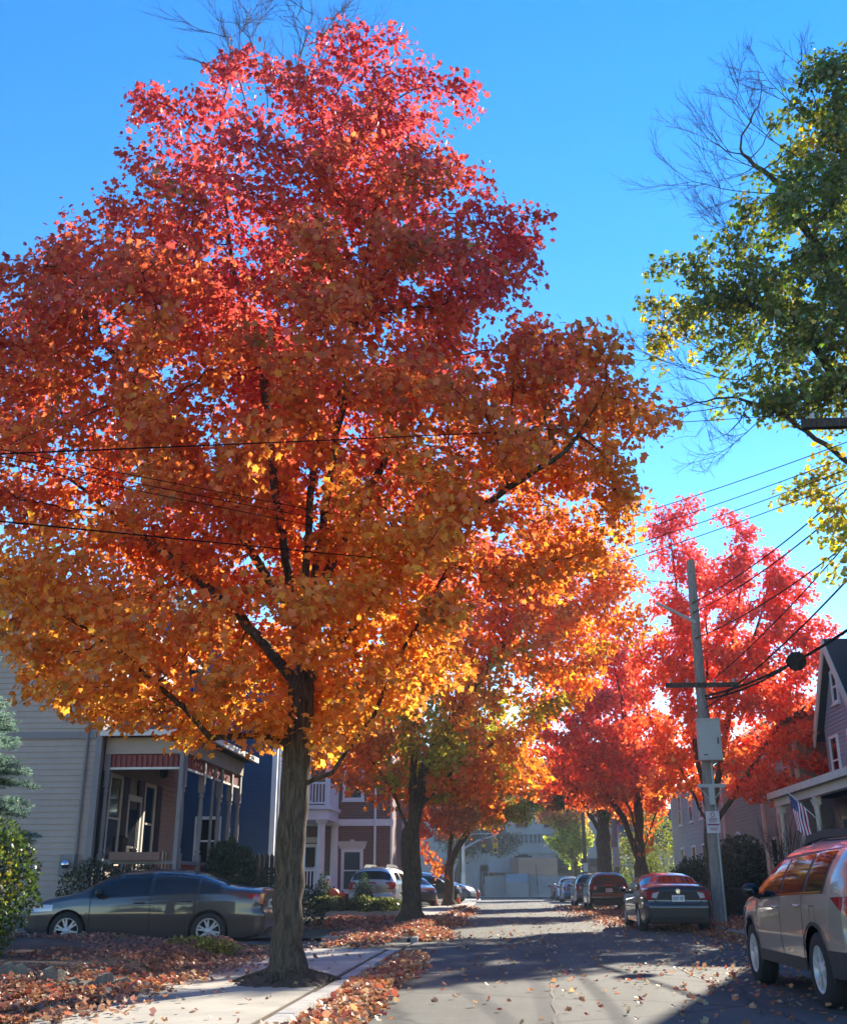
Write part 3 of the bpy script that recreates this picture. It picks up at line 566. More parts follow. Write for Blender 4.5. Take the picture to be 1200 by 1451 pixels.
# root mound at the nearest trunk
def root_h(x, y):
    r = math.hypot((x+2.47)/.72, (y-12.85)/.75); a = math.atan2(y-12.85, x+2.47)
    return .06 + .13*max(0, 1-r**1.6)*(1+.35*math.sin(a*5+.6)) + (.03*math.sin(x*31)*math.sin(y*27) if r < .95 else 0)
sheet('tree_pit_soil', -3.25, -1.99, 12.05, 13.65, 0, 'soil', 44, 50, root_h)
mb = MB(); rr = random.Random(5)
for k in range(9):
    a = k*.7+rr.uniform(-.2,.2); L = rr.uniform(.45,.72)
    if math.cos(a) > .75: L = .38
    pts = [(-2.49+math.cos(a+.25*math.sin(q*3+k))*L*q, 12.9+math.sin(a+.25*math.sin(q*3+k))*L*q, .30-.19*q**.6) for q in (.25,.45,.65,.85,1)]
    mb.tube(pts, [.085,.06,.045,.03,.012], 7)
big_tree = [o for o in col.objects if o.name == 'maple_tree'][0]
mb.build('root', M['bark'], big_tree)
EDGE = mat('edging_stone', (.17,.145,.11), .95, var=.45, vscale=12, bump=.6, bscale=40)
for k in range(30):
    t = k/29; x = -5.5+t*1.4+rr.uniform(-.03,.03); y = 10.15+t*1.9; mb = MB(); h = rr.uniform(.09,.19); a = rr.uniform(-.45,.45)
    poly = [(-.07,0,0),(.07,0,0),(.075,0,h*.7),(.03,0,h),(-.05,0,h*.85),(-.075,0,h*.5)]
    ca, sa = math.cos(a+1.0), math.sin(a+1.0)
    zb = yard_h(x,y)-.02; pp = [(x+px*ca, y+px*sa, zb+pz) for px,_,pz in poly]
    mb.prism(pp, (-sa*-.035,ca*-.035,0), (-sa*.035,ca*.035,0))
    o = mb.build('edging_stone', EDGE); tag(o, 'rough upright stone of the jagged edging between leafy mound and pavement', 'stone', 'edging stones of the leafy mound')
# fallen leaves
RED = [(.36,.09,.05),(.46,.18,.08),(.26,.07,.05),(.40,.13,.07)]; ORG = [(.50,.20,.07),(.56,.30,.13),(.50,.15,.07),(.42,.10,.06),(.60,.42,.24),(.40,.20,.12)]; BRN = [(.20,.10,.065),(.29,.16,.10),(.38,.22,.13),(.22,.085,.06),(.33,.15,.11)]; PALE = [(.45,.33,.18),(.50,.26,.12),(.35,.2,.12)]
def litter(label, pts, zfn, cols, size, seed, lift=.05, tilt=.45):
    rg = np.random.default_rng(seed); n = len(pts); Q = np.zeros((n,3)); Q[:,:2] = pts
    Q[:,2] = np.array([zfn(a,b) for a,b in pts]) + .012 + lift*rg.random(n)**2
    T = rg.normal(size=(n,3)); T[:,2] *= tilt*.6; N = rg.normal(0,tilt,(n,3)); N[:,2] += 1
    C = np.array(cols)[rg.integers(len(cols), size=n)]*np.exp(rg.normal(0,.25,(n,1))); tp = SIX.copy(); tp[:,2] *= -2.6
    o = leaf_object('fallen_leaves', tp, SIX_F, Q, T, N, size*.74*rg.uniform(.6,1.25,n), np.clip(C,0,.9), M['fallen_leaf'])
    return tag(o, label, 'leaves', kind='stuff')
rl = np.random.default_rng(99)
def strip(n, y0, y1, xc, sd, power=1.0):
    y = y0+(y1-y0)*rl.random(n)**power; x = np.array([xc(v) for v in y]) + rl.normal(0,1,n)*np.array([sd(v) for v in y]); return np.stack([x,y],1)
ROADZ = lambda x,y: (.10 if x < -2.0 or x > 5.4 else .095 if x < -1.84 else .02*(1-((x-1.8)/3.7)**2))
p = strip(6500, 7.5, 18.6, lambda y: -1.52+.06*math.sin(y*1.3), lambda y: .13); p[:,0] = np.where(p[:,0] < -1.8, -3.6-p[:,0]+rl.normal(0,.02,len(p)), p[:,0])
litter('thick drift of orange maple leaves in the gutter along the left kerb', p, ROADZ, ORG, .095, 1, lift=.09)
p = np.concatenate([strip(6500, 23.9, 35, lambda y: -2.05+.25*math.sin(y*.8), lambda y: .30), strip(1700, 35, 56, lambda y: -1.75, lambda y: .28), strip(900, 20, 24, lambda y: -2.7, lambda y: .25)])
litter('drift of red and orange leaves beside the second maple on the left', p, lambda x,y: ROADZ(x,y)+ (.07 if 24 < y < 35 else 0)*math.exp(-((x+2.05)/.4)**2), ORG+RED, .10, 2, lift=.06)
p = np.concatenate([strip(7000, 9.0, 19.4, lambda y: -4.25, lambda y: .38), np.stack([rl.uniform(-13,-4.3,9000), 9.2+10.2*rl.random(9000)**.55],1)])
p = p[(vnoise(np.c_[p, np.zeros(len(p))], 1.1, 6) > .36) | (p[:,1] < 11) | (p[:,1] > 17.6)]
litter('brown and red leaves covering the mound in the front yard on the left', p, lambda x,y: max(yard_h(x,y), .1 if x > -3.85 else 0), BRN+BRN+RED[1:2], .075, 3, lift=.05)
p = np.stack([rl.normal(-4.15,.28,1500), rl.uniform(9.0,13.5,1500)],1)
litter('bright fallen leaves at the foot of the stone edging', p, lambda x,y: max(yard_h(x,y), .1 if x > -3.85 else 0), ORG+RED, .085, 4, lift=.05)
p = np.stack([rl.uniform(-5.6,-2.6,3800), rl.uniform(23.7,37,3800)],1); p = p[vnoise(np.c_[p, np.zeros(len(p))], 1.5, 2) > .38]
litter('red leaves scattered between driveway and brick house on the left', p, lambda x,y: .10, RED+BRN[:2], .10, 5)
p = np.concatenate([strip(2600, 19, 34, lambda y: 5.25, lambda y: .42), strip(2200, 30, 62, lambda y: 3.6, lambda y: .55), strip(900, 33, 60, lambda y: 5.2, lambda y: .4), np.stack([rl.normal(6.6,.5,1600), rl.uniform(20,42,1600)],1)])
litter('red leaf carpet along the right kerb among the parked cars', p, ROADZ, RED+ORG[:2], .10, 6, lift=.05)
p = np.concatenate([np.stack([rl.uniform(-.8,4.9,420), rl.uniform(7,30,420)],1), np.stack([rl.normal(3.3,.9,420), rl.normal(14.5,3.2,420)],1), np.stack([rl.uniform(-1.8,5.3,800), rl.uniform(14,80,800)],1)])
litter('single pale leaves scattered over the asphalt', p, ROADZ, PALE+ORG, .085, 7, lift=.02)
p = np.stack([rl.uniform(-3.8,-2.1,360), rl.uniform(8,40,360)],1)
litter('few dry leaves lying on the left pavement', p, lambda x,y: .10, PALE+BRN, .085, 8, lift=.02)
p = np.stack([rl.uniform(7,22,3500), rl.uniform(20,70,3500)],1)
litter('leaves over the front yards on the right', p, lambda x,y: .12, RED+BRN, .11, 9, lift=.04)
# ------------------------------------------------------------------ houses
def siding(mb, o, u, n, L, z0, z1, bh=.13, mi=0, poly=None):
    """real lapped clapboards along a wall: each board leans out 18 mm at its foot. poly(z) -> (a, b) limits the length"""
    o = Vector(o); u = Vector(u); n = Vector(n); z = z0
    while z < z1-1e-4:
        e = min(z+bh, z1); a, b = (0, L) if poly is None else poly((z+e)/2)
        if b > a:
            p = lambda s, zz, d: o + u*s + n*d + Vector((0,0,zz))
            mb.quad(p(a,z,.02), p(b,z,.02), p(b,e,.002), p(a,e,.002), mi=mi); mb.quad(p(a,z,0), p(b,z,0), p(b,z,.02), p(a,z,.02), mi=mi)
        z = e
def window(house, o, u, n, w_, z0, z1, frame='white_trim', glass='glass', name='window', fw=.09, mid=True, sill=True, head=None):
    """sash window at o (centre of its foot line on the wall) as part 'window' with child 'pane'"""
    mb = MB(); o = Vector(o); h = w_/2
    for ur, zr in (((-h-fw,-h),(z0-fw,z1+fw)),((h,h+fw),(z0-fw,z1+fw)),((-h,h),(z1,z1+fw)),((-h,h),(z0-fw,z0))): mb.obox(o,u,n,ur,zr,(-.02,.065))
    if mid: mb.obox(o,u,n,(-h,h),((z0+z1)/2-.025,(z0+z1)/2+.025),(.0,.052))
    if sill: mb.obox(o,u,n,(-h-fw-.04,h+fw+.04),(z0-fw-.05,z0-fw),(-.02,.11))
    if head: mb.obox(o,u,n,(-h-fw-.05,h+fw+.05),(z1+fw,z1+fw+head),(-.02,.10))
    f = mb.build(name, M[frame], house)
    g = MB(); g.obox(o,u,n,(-h,h),(z0,z1),(-.02,.030)); g.build('pane', M[glass], f); return f
def wallbox(mb, x0, x1, y0, y1, z0, z1, mi=0): mb.box(x0,x1,y0,y1,z0,z1,mi)
X, Y_ = Vector((1,0,0)), Vector((0,1,0))
# ---- grey clapboard house with the red porch (left)
h = thing('clapboard_house', (-9.3,24.5,.08), 'grey clapboard house with a red trimmed front porch behind the driveway saloon', 'house')
mb = MB(); siding(mb, (-20,24.5,0), X, -Y_, 10.62, .55, 7.2, .135); siding(mb, (-9.32,24.5,0), Y_, X, 6.8, .9, 7.2, .135)
mb.box(-19.9,-9.34,24.52,31.2,.05,7.2); mb.build('wall', M['grey_siding'], h)
mb = MB(); mb.box(-20,-9.30,24.40,24.62,.05,.52); mb.build('foundation', M['stone_dark'], h)
mb = MB(); mb.box(-9.40,-9.26,24.42,24.58,.5,7.2); mb.box(-20,-9.42,24.44,24.53,4.36,4.52); mb.box(-20,-9.42,24.44,24.53,6.95,7.2); mb.build('corner_board', M['grey_trim'], h)
mb = MB(); mb.add([(-20.4,24.0,7.2),(-8.9,24.0,7.2),(-8.9,31.6,7.2),(-20.4,31.6,7.2),(-16.5,27.8,9.1),(-12.6,27.8,9.1)], [(0,1,5,4),(1,2,5),(2,3,4,5),(3,0,4),(0,3,2,1)]); mb.build('roof', M['roof_dark'], h)
mb = MB(); mb.box(-20.5,-8.8,23.92,24.05,7.12,7.25); mb.box(-8.92,-8.8,24.05,31.7,7.12,7.25); mb.build('gutter', M['white_trim'], h)
for yy in (26.2,28.9): window(h, (-9.32,yy,0), Y_, X, .9, 5.0, 6.5)
window(h, (-13.6,24.5,0), X, -Y_, .85, 4.9, 6.3, frame='cream_trim')
mb = MB(); mb.tube([(-9.62,24.43,1.75),(-9.62,24.43,7.0)], .035, 8); mb.build('conduit', M['grey_trim'], h)
mb = MB(); mb.box(-9.92,-9.58,24.28,24.47,1.32,1.78); mt = mb.build('meter_box', M['grey_trim'], h)
mb = MB(); mb.lathe((-9.75,24.27,1.56), [(.10,.0),(.10,-.06),(.085,-.10),(.0,-.115)], 16, axis='y'); mb.build('meter_dial', M['chrome'], mt)
# porch
px0, px1, py0, py1, pz = -9.25, -7.38, 24.72, 30.2, .95
mb = MB(); mb.box(px0,px1+.12,py0-.1,py1+.1,pz-.16,pz); mb.build('porch_floor', M['grey_trim'], h)
mb = MB()
for a in np.arange(px0+.1, px1, .16): mb.box(a,a+.05,py0-.02,py0+.02,.1,pz-.16)
for a in np.arange(py0, py1, .16): mb.box(px1,px1+.04,a,a+.05,.1,pz-.16)
for zz in (.2,.5,.72): mb.box(px0,px1,py0-.045,py0-.022,zz,zz+.05); mb.box(px1+.042,px1+.065,py0,py1,zz,zz+.05)
mb.build('porch_lattice', M['red_trim'], h)
def porch_post(x, y, z0, z1, m):
    q = MB(); q.box(x-.075,x+.075,y-.075,y+.075,z0,z0+.85); q.box(x-.07,x+.07,y-.07,y+.07,z1-.75,z1)
    L = (z1-.75)-(z0+.85); b = z0+.85
    q.lathe((x,y,b), [(.07,0),(.045,.03),(.075,.08),(.045,.13),(.05,.2),(.068,L*.45),(.05,L-.2),(.045,L-.13),(.08,L-.08),(.045,L-.03),(.07,L)], 12)
    return q.build('porch_post', M[m], h)
zt = 4.02
for yy in (py0+.05, 26.4, 28.1, 29.2, py1-.05): porch_post(px1, yy, pz, zt, 'grey_trim')
porch_post(px0+.06, py0+.05, pz, zt, 'grey_trim')
mb = MB(); mb.box(px1-.04,px1+.05,py0-.18,py0-.09,.1,zt+.1); mb.build('downpipe', M['grey_trim'], h)
mb = MB(); mb.tube([(px1+.14,26.9,.1),(px1+.14,26.9,3.6),(px1+.2,26.9,3.9)], .04, 8); mb.build('downpipe', M['grey_trim'], h)
mb = MB(); mb.box(px0,px1+.1,py0-.04,py0+.14,zt,zt+.38); mb.box(px1-.08,px1+.1,py0+.142,py1,zt,zt+.38); mb.box(px0,px1-.082,py0+.142,py1,zt+.2,zt+.26); mb.build('porch_beam', M['grey_siding'], h)
mb = MB(); mb.box(px0-.05,px1+.45,py0-.38,py0-.28,zt+.38,zt+.52); mb.box(px1+.36,px1+.46,py0-.279,py1+.3,zt+.38,zt+.52); mb.build('porch_gutter', M['cream_trim'], h)
mb = MB(); mb.add([(px0-.05,py0-.3,zt+.40),(px1+.38,py0-.3,zt+.40),(px1+.38,py1+.3,zt+.40),(px0-.05,py1+.3,zt+.40),(px0-.05,py0+.9,zt+1.05),(px1-.6,py0+.9,zt+1.05),(px1-.6,py1-.9,zt+1.05),(px0-.05,py1-.9,zt+1.05)], [(3,2,1,0),(0,1,5,4),(1,2,6,5),(2,3,7,6),(4,5,6,7)]); mb.build('porch_roof', M['roof_dark'], h)
mb = MB()
for a in np.arange(px0+.16, px1-.1, .125): mb.box(a,a+.07,py0+.02,py0+.05,zt-.30,zt-.03)
for a in np.arange(py0+.2, py1-.1, .14): mb.box(px1-.01,px1+.02,a,a+.08,zt-.30,zt-.03)
mb.box(px0+.1,px1-.1,py0+.055,py0+.075,zt-.30,zt-.005); mb.build('spindle_frieze', M['red_trim'], h)
mb = MB(); mb.box(px0+.1,px1-.09,py0+.0,py0+.08,zt-.35,zt-.30); mb.box(px1-.03,px1+.04,py0+.2,py1-.1,zt-.35,zt-.30); mb.build('frieze_rail', M['cream_trim'], h)
mb = MB(); mb.box(px0+.1,px1-.08,py0,py0+.09,pz+.62,pz+.70); mb.box(px1-.04,px1+.05,py0+.2,py1-.2,pz+.62,pz+.70); mb.box(px0+.1,px1-.08,py0+.02,py0+.07,pz+.08,pz+.14)
mb.build('porch_rail', M['grey_trim'], h)
mb = MB()
for a in np.arange(px0+.2, px1-.1, .17): mb.lathe((a,py0+.045,pz+.14), [(.025,0),(.018,.06),(.034,.2),(.018,.36),(.025,.48)], 8)
for a in np.arange(py0+.3, py1-.2, .17): mb.lathe((px1+.005,a,pz+.0), [(.025,0),(.018,.1),(.034,.25),(.018,.45),(.025,.62)], 8)
mb.build('baluster', M['red_trim'], h)
mb = MB(); mb.box(px0+.35,px1-.35,py0-.16,py0+.02,pz+.70,pz+.88); fb = mb.build('flower_box', M['brown_board'], h)
for yy, lab in ((25.6,0),(28.2,1)):
    window(h, (-9.30,yy,0), Y_, X, .75, pz+.75, pz+2.6, frame='cream_trim')
    for s in (-1,1):
        mb = MB(); c = yy+s*.72
        mb.box(-9.28,-9.235,c-.24,c+.24,pz+.65,pz+2.7)
        for zz in np.arange(pz+.75, pz+2.6, .07): mb.box(-9.235,-9.222,c-.19,c+.19,zz,zz+.035)
        mb.build('shutter', M['black'], h)
mb = MB(); mb.obox((-9.30,27,0),Y_,X,(-.42,.42),(pz,pz+2.15),(-.01,.05)); dr = mb.build('door', M['black'], h)
mb = MB(); mb.obox((-9.30,27,0),Y_,X,(-.28,.28),(pz+1.1,pz+1.95),(.05,.06)); mb.build('door_pane', M['glass'], dr); mb = MB(); mb.ball((-9.21,27.34,pz+1.0), .035); mb.build('handle', M['chrome'], dr)
mb = MB()
for s in (-1,1): mb.obox((-9.30,27,0),Y_,X,(s*.47-.05,s*.47+.05),(pz,pz+2.3),(-.01,.08))
mb.obox((-9.30,27,0),Y_,X,(-.42,.42),(pz+2.16,pz+2.3),(-.01,.08)); mb.build('door_frame', M['cream_trim'], h)
t = thing('porch_lantern', (-7.95,25.1,zt), 'black lantern hanging from the red trimmed porch ceiling', 'lantern')
mb = MB(); mb.tube([(-7.95,25.1,zt+.2),(-7.95,25.1,zt-.18)], .01, 6); mb.lathe((-7.95,25.1,zt-.52), [(.02,0),(.09,.03),(.11,.25),(.14,.27),(.04,.36),(.015,.37)], 8); mb.build('frame', M['black'], t)
t = thing('mail_box', (-9.2,26.2,2.0), 'black mailbox on the porch wall by the door', 'mailbox'); mb = MB(); mb.box(-9.29,-9.15,26.08,26.42,1.9,2.2); mb.prism([(-9.29,26.06,2.2),(-9.12,26.06,2.2),(-9.29,26.06,2.28)], (0,0,0), (0,.38,0)); mb.build('case', M['black'], t)
for i, yy in enumerate((25.9,28.7)):
    t = thing('porch_chair', (-8.6,yy,pz), ['dark slatted porch chair near the front corner of the grey house','dark slatted porch chair at the far end of the red porch'][i], 'chair', 'chairs on the red porch')
    mb = MB(); mb.box(-8.88,-8.36,yy-.26,yy+.26,pz+.38,pz+.43); mb.build('seat', M['black'], t)
    mb = MB()
    for a in np.arange(-.24,.22,.085): mb.box(-8.93,-8.89,yy+a,yy+a+.05,pz+.44,pz+1.0)
    mb.build('backrest', M['black'], t)
    for sx in (-8.86,-8.42):
        for sy in (-.24,.2): mb = MB(); mb.box(sx,sx+.045,yy+sy,yy+sy+.045,pz,pz+.38); mb.build('leg', M['black'], t)
# ---- navy clapboard house
h = thing('clapboard_house', (-6.8,33,.08), 'navy blue clapboard house with white corner boards behind the nearest trunk', 'house')
gx0, gx1, gp = -15.4, -6.95, 10.2
mb = MB(); siding(mb, (gx0,33,0), X, -Y_, gx1-gx0, .7, 7.4, .125); siding(mb, (gx0,33,0), X, -Y_, gx1-gx0, 7.4, gp, .125, poly=lambda z: ((z-7.4)/(gp-7.4)*(gx1-gx0)/2, (gx1-gx0)-(z-7.4)/(gp-7.4)*(gx1-gx0)/2))
siding(mb, (gx1,33,0), Y_, X, 5.6, .7, 7.4, .125); mb.box(gx0+.05,gx1-.02,33.02,38.6,.05,7.4); mb.prism([(gx0+.05,33.02,7.4),(gx1-.02,33.02,7.4),((gx0+gx1)/2,33.02,gp-.03)], (0,0,0), (0,5.5,0)); mb.build('wall', M['blue_siding'], h)
mb = MB(); mb.box(gx1-.10,gx1+.06,32.93,33.08,.2,7.4); mb.box(gx1+.001,gx1+.06,33.081,33.22,.2,7.4); mb.build('corner_board', M['white_trim'], h)
mb = MB(); mb.box(gx0,gx1,32.96,33.08,.05,.68); mb.build('foundation', M['stone_dark'], h)
cx = (gx0+gx1)/2
for s in (-1,1):
    mb = MB(); e = cx+s*(gx1-gx0)/2+s*.5; sl_ = (gp-7.4)/((gx1-gx0)/2); ze = 7.4-.5*sl_
    mb.prism([(cx,32.6,gp+.02),(e,32.6,ze+.02),(e,32.6,ze+.2),(cx,32.6,gp+.2)], (0,0,0), (0,6.4,0)); mb.build('roof', M['roof_dark'], h)
    mb = MB(); mb.prism([(cx,32.55,gp-.14),(e,32.55,ze-.14),(e,32.55,ze+.2),(cx,32.55,gp+.2)], (0,0,0), (0,.048,0)); mb.build('bargeboard', M['white_trim'], h)
window(h, (-8.95,33,0), X, -Y_, .62, 1.75, 3.0); window(h, (-10.2,33,0), X, -Y_, .8, 5.0, 6.4); window(h, (-13.2,33,0), X, -Y_, .8, 5.0, 6.4)
mb = MB(); mb.tube([(gx1+.13,32.9,.2),(gx1+.13,32.9,7.2)], .04, 8); mb.build('downpipe', M['white_trim'], h)
# fence pickets between porch and navy house
f = thing('wood_fence', (-6.9,31.6,.08), 'short dark wooden picket fence beside the navy house corner', 'fence')
mb = MB()
for a in np.arange(-7.4,-6.4,.14): mb.prism([(a,31.6,.1),(a+.11,31.6,.1),(a+.11,31.6,1.9),(a+.055,31.6,2.0),(a,31.6,1.9)], (0,0,0),(0,.025,0))
mb.build('picket', M['wood_dark'], f); mb = MB(); mb.box(-7.4,-6.4,31.626,31.67,.5,.6); mb.box(-7.4,-6.4,31.626,31.67,1.5,1.6); mb.build('rail', M['wood_dark'], f)
# ---- brick house with white portico
h = thing('brick_house', (-5.4,46,.08), 'red brick house with white two storey portico, behind the conical evergreens', 'house')
mb = MB(); mb.box(-16,-4.62,46,58,.05,9.2); mb.build('wall', M['brick'], h)
mb = MB(); mb.box(-16.05,-4.57,45.9,46,3.45,3.72); mb.box(-16.1,-4.5,45.86,46,8.9,9.25); mb.build('cornice', M['white_trim'], h)
mb = MB(); mb.add([(-16.4,45.6,9.25),(-4.2,45.6,9.25),(-4.2,58.4,9.25),(-16.4,58.4,9.25),(-12,52,11.5),(-8.6,52,11.5)], [(0,1,5,4),(1,2,5),(2,3,4,5),(3,0,4),(3,2,1,0)]); mb.build('roof', M['roof_dark'], h)
for xx, z0, z1 in ((-6.3,.95,2.4),(-6.3,4.6,6.2),(-8.6,4.6,6.2)):
    window(h, (xx,46,0), X, -Y_, .66, z0, z1, fw=.13); mb = MB(); mb.prism([(xx-.52,45.93,z1+.13),(xx+.52,45.93,z1+.13),(xx+.62,45.93,z1+.43),(xx-.62,45.93,z1+.43)], (0,0,0), (0,.07,0)); mb.box(xx-.09,xx+.09,45.90,45.93,z1+.16,z1+.5); mb.build('lintel', M['cream_trim'], h)
for xx in (-5.35,-4.66): mb = MB(); mb.tube([(xx,45.88,.1),(xx,45.88,8.8)], .05, 8); mb.build('downpipe', M['white_trim'], h)
mb = MB(); mb.box(-12,-7.0,43.2,46,.1,.75); mb.build('portico_floor', M['concrete'], h)
for xx, yy in ((-7.2,43.4),(-7.0,45.6),(-9.6,43.4)):
    mb = MB(); mb.box(xx-.21,xx+.21,yy-.21,yy+.21,.75,.95); mb.lathe((xx,yy,.95), [(.2,0),(.17,.08),(.17,.5),(.145,2.4),(.15,2.42),(.19,2.5)], 16); mb.box(xx-.21,xx+.21,yy-.21,yy+.21,3.45,3.55); mb.build('column', M['white_trim'], h)
mb = MB(); mb.box(-12,-6.9,43.12,45.85,3.55,3.95); mb.box(-12.05,-6.8,43.0,45.85,3.95,4.1); mb.build('portico_entablature', M['white_trim'], h)
def balustrade(house, x0, x1, y, z, hh, name='balcony_rail', m='white_trim', yend=None):
    q = MB(); q.box(x0,x1,y,y+.07,z+hh-.08,z+hh); q.box(x0,x1,y,y+.07,z+.06,z+.12)
    for a in np.arange(x0, x1, .13): q.box(a,a+.045,y+.012,y+.058,z+.12,z+hh-.08)
    q.box(x1-.02,x1+.12,y-.03,y+.1,z,z+hh+.1)
    if yend:
        q.box(x1+.01,x1+.08,y+.101,yend,z+hh-.08,z+hh)
        for a in np.arange(y+.14, yend, .13): q.box(x1+.02,x1+.065,a,a+.045,z,z+hh-.08)
    return q.build(name, M[m], house)
balustrade(h, -12, -6.98, 43.1, 4.1, .9, yend=45.9); balustrade(h, -12, -7.4, 43.3, .75, .95, 'portico_rail')
for xx in (-7.0,-9.6): mb = MB(); mb.box(xx-.09,xx+.09,43.35,43.53,4.1,6.7); mb.build('balcony_post', M['white_trim'], h)
mb = MB(); mb.box(-12.1,-6.75,43.0,45.85,6.7,7.0); mb.build('balcony_roof', M['white_trim'], h)
window(h, (-8.2,46,0), X, -Y_, .7, .95, 2.6, fw=.13); mb = MB(); mb.box(-8.9,-7.5,45.9,46,2.78,3.0); mb.build('door_hood', M['cream_trim'], h)
# bed wall, pumpkins, skull column
t = thing('garden_wall', (-5.3,39.1,.08), 'low stone kerb wall in front of the brick house bed', 'wall'); mb = MB()
for k in range(9): a = -7.6+k*.5; mb.box(a+.006,a+.494,39.0,39.22,.05,.25+rr.uniform(-.02,.02))
mb.build('stone', M['kerb'], t)
t = thing('halloween_figure', (-6.68,42.0,.1), 'white draped ghost figure with dark eyes at the foot of the portico column', 'decoration')
mb = MB(); mb.lathe((-6.68,42.0,.12), [(.20,0),(.16,.3),(.13,.75),(.12,.92),(.08,.98),(.125,1.08),(.13,1.2),(.08,1.31),(0,1.34)], 14); mb.build('drape', M['white_trim'], t)
mb = MB(); [mb.ball((-6.68+s*.05,41.88,1.30), (.034,.02,.04), 10) for s in (-1,1)]; mb.ball((-6.68,41.88,1.19), (.04,.02,.025), 10); mb.build('face', mat('purple_black', (.03,.015,.06), .5), t)
def pumpkin(x, y, z, r, label):
    t = thing('pumpkin', (x,y,z), label, 'pumpkin', 'pumpkins by the brick house'); mb = MB(); k = 20; vs=[]; fs=[]
    for i in range(9):
        for j in range(k):
            a = 2*math.pi*j/k; th = math.pi*i/8; q = r*(1-.10*abs(math.sin(a*4))); vs.append((x+q*math.sin(th)*math.cos(a), y+q*math.sin(th)*math.sin(a), z+r*.82+.82*r*math.cos(th)))
    for i in range(8):
        for j in range(k): fs.append((i*k+j,(i+1)*k+j,(i+1)*k+(j+1)%k,i*k+(j+1)%k))
    mb.add(vs,fs,0,True); mb.build('body', M['orange'], t); mb = MB(); mb.tube([(x,y,z+1.55*r),(x+.02,y,z+1.95*r)], [.04,.025], 6); mb.build('stem', M['bark'], t)
mb = MB(); mb.box(-6.75,-5.9,41.2,41.7,.08,.62); tag(mb.build('planter_step', M['brick']), 'low brick step holding the pumpkins by the portico', 'step')
pumpkin(-6.35,41.45,.62,.23,'large dark orange pumpkin on the brick step'); pumpkin(-6.02,41.4,.62,.15,'small pumpkin next to the large one on the brick step')
# ---- violet grey gable house (right), its near half outside the frame
h = thing('gable_house', (9.8,30,.12), 'violet grey clapboard house with steep gable and white front porch at the right edge', 'house')
mb = MB(); hw = 1.75; yc = 31.6; ez, pz2 = 5.6, 7.8
siding(mb, (9.80,yc-hw,0), Y_, -X, 2*hw, .7, ez, .12); siding(mb, (9.80,yc-hw,0), Y_, -X, 2*hw, ez, pz2, .12, poly=lambda z: ((z-ez)/(pz2-ez)*hw, 2*hw-(z-ez)/(pz2-ez)*hw))
siding(mb, (9.80,20,0), Y_, -X, yc-hw-20, .7, ez, .12)
mb.box(9.82,19,20,yc+hw,.1,ez); mb.prism([(9.82,yc-hw,ez),(9.82,yc+hw,ez),(9.82,yc,pz2-.02)], (0,0,0), (7.5,0,0)); mb.build('wall', M['violet_siding'], h)
mb = MB(); mb.prism([(9.86,19.6,5.45),(9.86,19.6,5.65),(11.9,19.6,13.0),(18.4,19.6,5.65),(18.4,19.6,5.45),(11.9,19.6,12.8)], (0,0,0), (0,11.6,0)); mb.prism([(10.2,19.99,5.6),(17.6,19.99,5.6),(11.9,19.99,12.5)], (0,0,0), (0,.02,0)); mb.prism([(10.2,31.0,5.6),(17.6,31.0,5.6),(11.9,31.0,12.5)], (0,0,0), (0,.02,0)); mb.build('roof', M['roof_dark'], h)  # main roof out of view, ridge raised and placed to cast the road shadow
for s in (-1,1):
    mb = MB(); k = (pz2-ez)/hw; e = yc+s*(hw+.3); ze = ez-.3*k
    mb.prism([(9.55,yc,pz2+.02),(9.55,e,ze+.02),(9.55,e,ze+.2),(9.55,yc,pz2+.2)], (0,0,0), (8.0,0,0)); mb.build('roof', M['roof_dark'], h)
    mb = MB(); mb.prism([(9.50,yc,pz2-.16),(9.50,e,ze-.16),(9.50,e,ze+.2),(9.50,yc,pz2+.2)], (0,0,0), (.048,0,0)); mb.build('bargeboard', M['cream_trim'], h)
for yy in (30.75,32.5): window(h, (9.80,yy,0), Y_, -X, .62, 3.95, 5.2)
window(h, (9.80,31.75,0), Y_, -X, .4, 6.2, 7.0)
for yy in (22,25,28): window(h, (9.80,yy,0), Y_, -X, .8, 3.9, 5.2)
mb = MB(); mb.box(8.2,9.78,22,33.2,.1,.8); mb.build('porch_floor', M['concrete'], h)
mb = MB(); mb.add([(7.95,21.8,3.55),(9.78,21.8,3.55),(9.78,33.4,3.55),(7.95,33.4,3.55),(7.95,21.8,3.72),(9.78,21.8,3.92),(9.78,33.4,3.92),(7.95,33.4,3.72)], [(3,2,1,0),(4,5,6,7),(0,1,5,4),(1,2,6,5),(2,3,7,6),(3,0,4,7)]); mb.build('porch_roof', M['roof_dark'], h)
mb = MB(); mb.box(8.05,8.25,21.9,33.3,3.3,3.548); mb.box(7.88,7.95,21.8,33.4,3.52,3.7); mb.build('porch_beam', M['cream_trim'], h)
for yy in (29.2,32.9,25.5,22.1):
    mb = MB(); mb.box(8.06,8.24,yy-.09,yy+.09,.8,1.7); mb.lathe((8.15,yy,1.7), [(.085,0),(.06,.06),(.075,.2),(.065,1.3),(.085,1.4)], 12); mb.box(8.06,8.24,yy-.09,yy+.09,3.1,3.3); mb.build('porch_post', M['cream_trim'], h)
    mb = MB(); mb.tube([(8.15,yy+.1,2.8),(8.15,yy+.22,3.05),(8.15,yy+.5,3.25)], .03, 6); mb.build('porch_bracket', M['cream_trim'], h)
window(h, (9.80,30.1,0), Y_, -X, .8, .9, 2.9, frame='tan_board'); window(h, (9.80,32.3,0), Y_, -X, .5, 1.4, 2.9, frame='cream_trim')
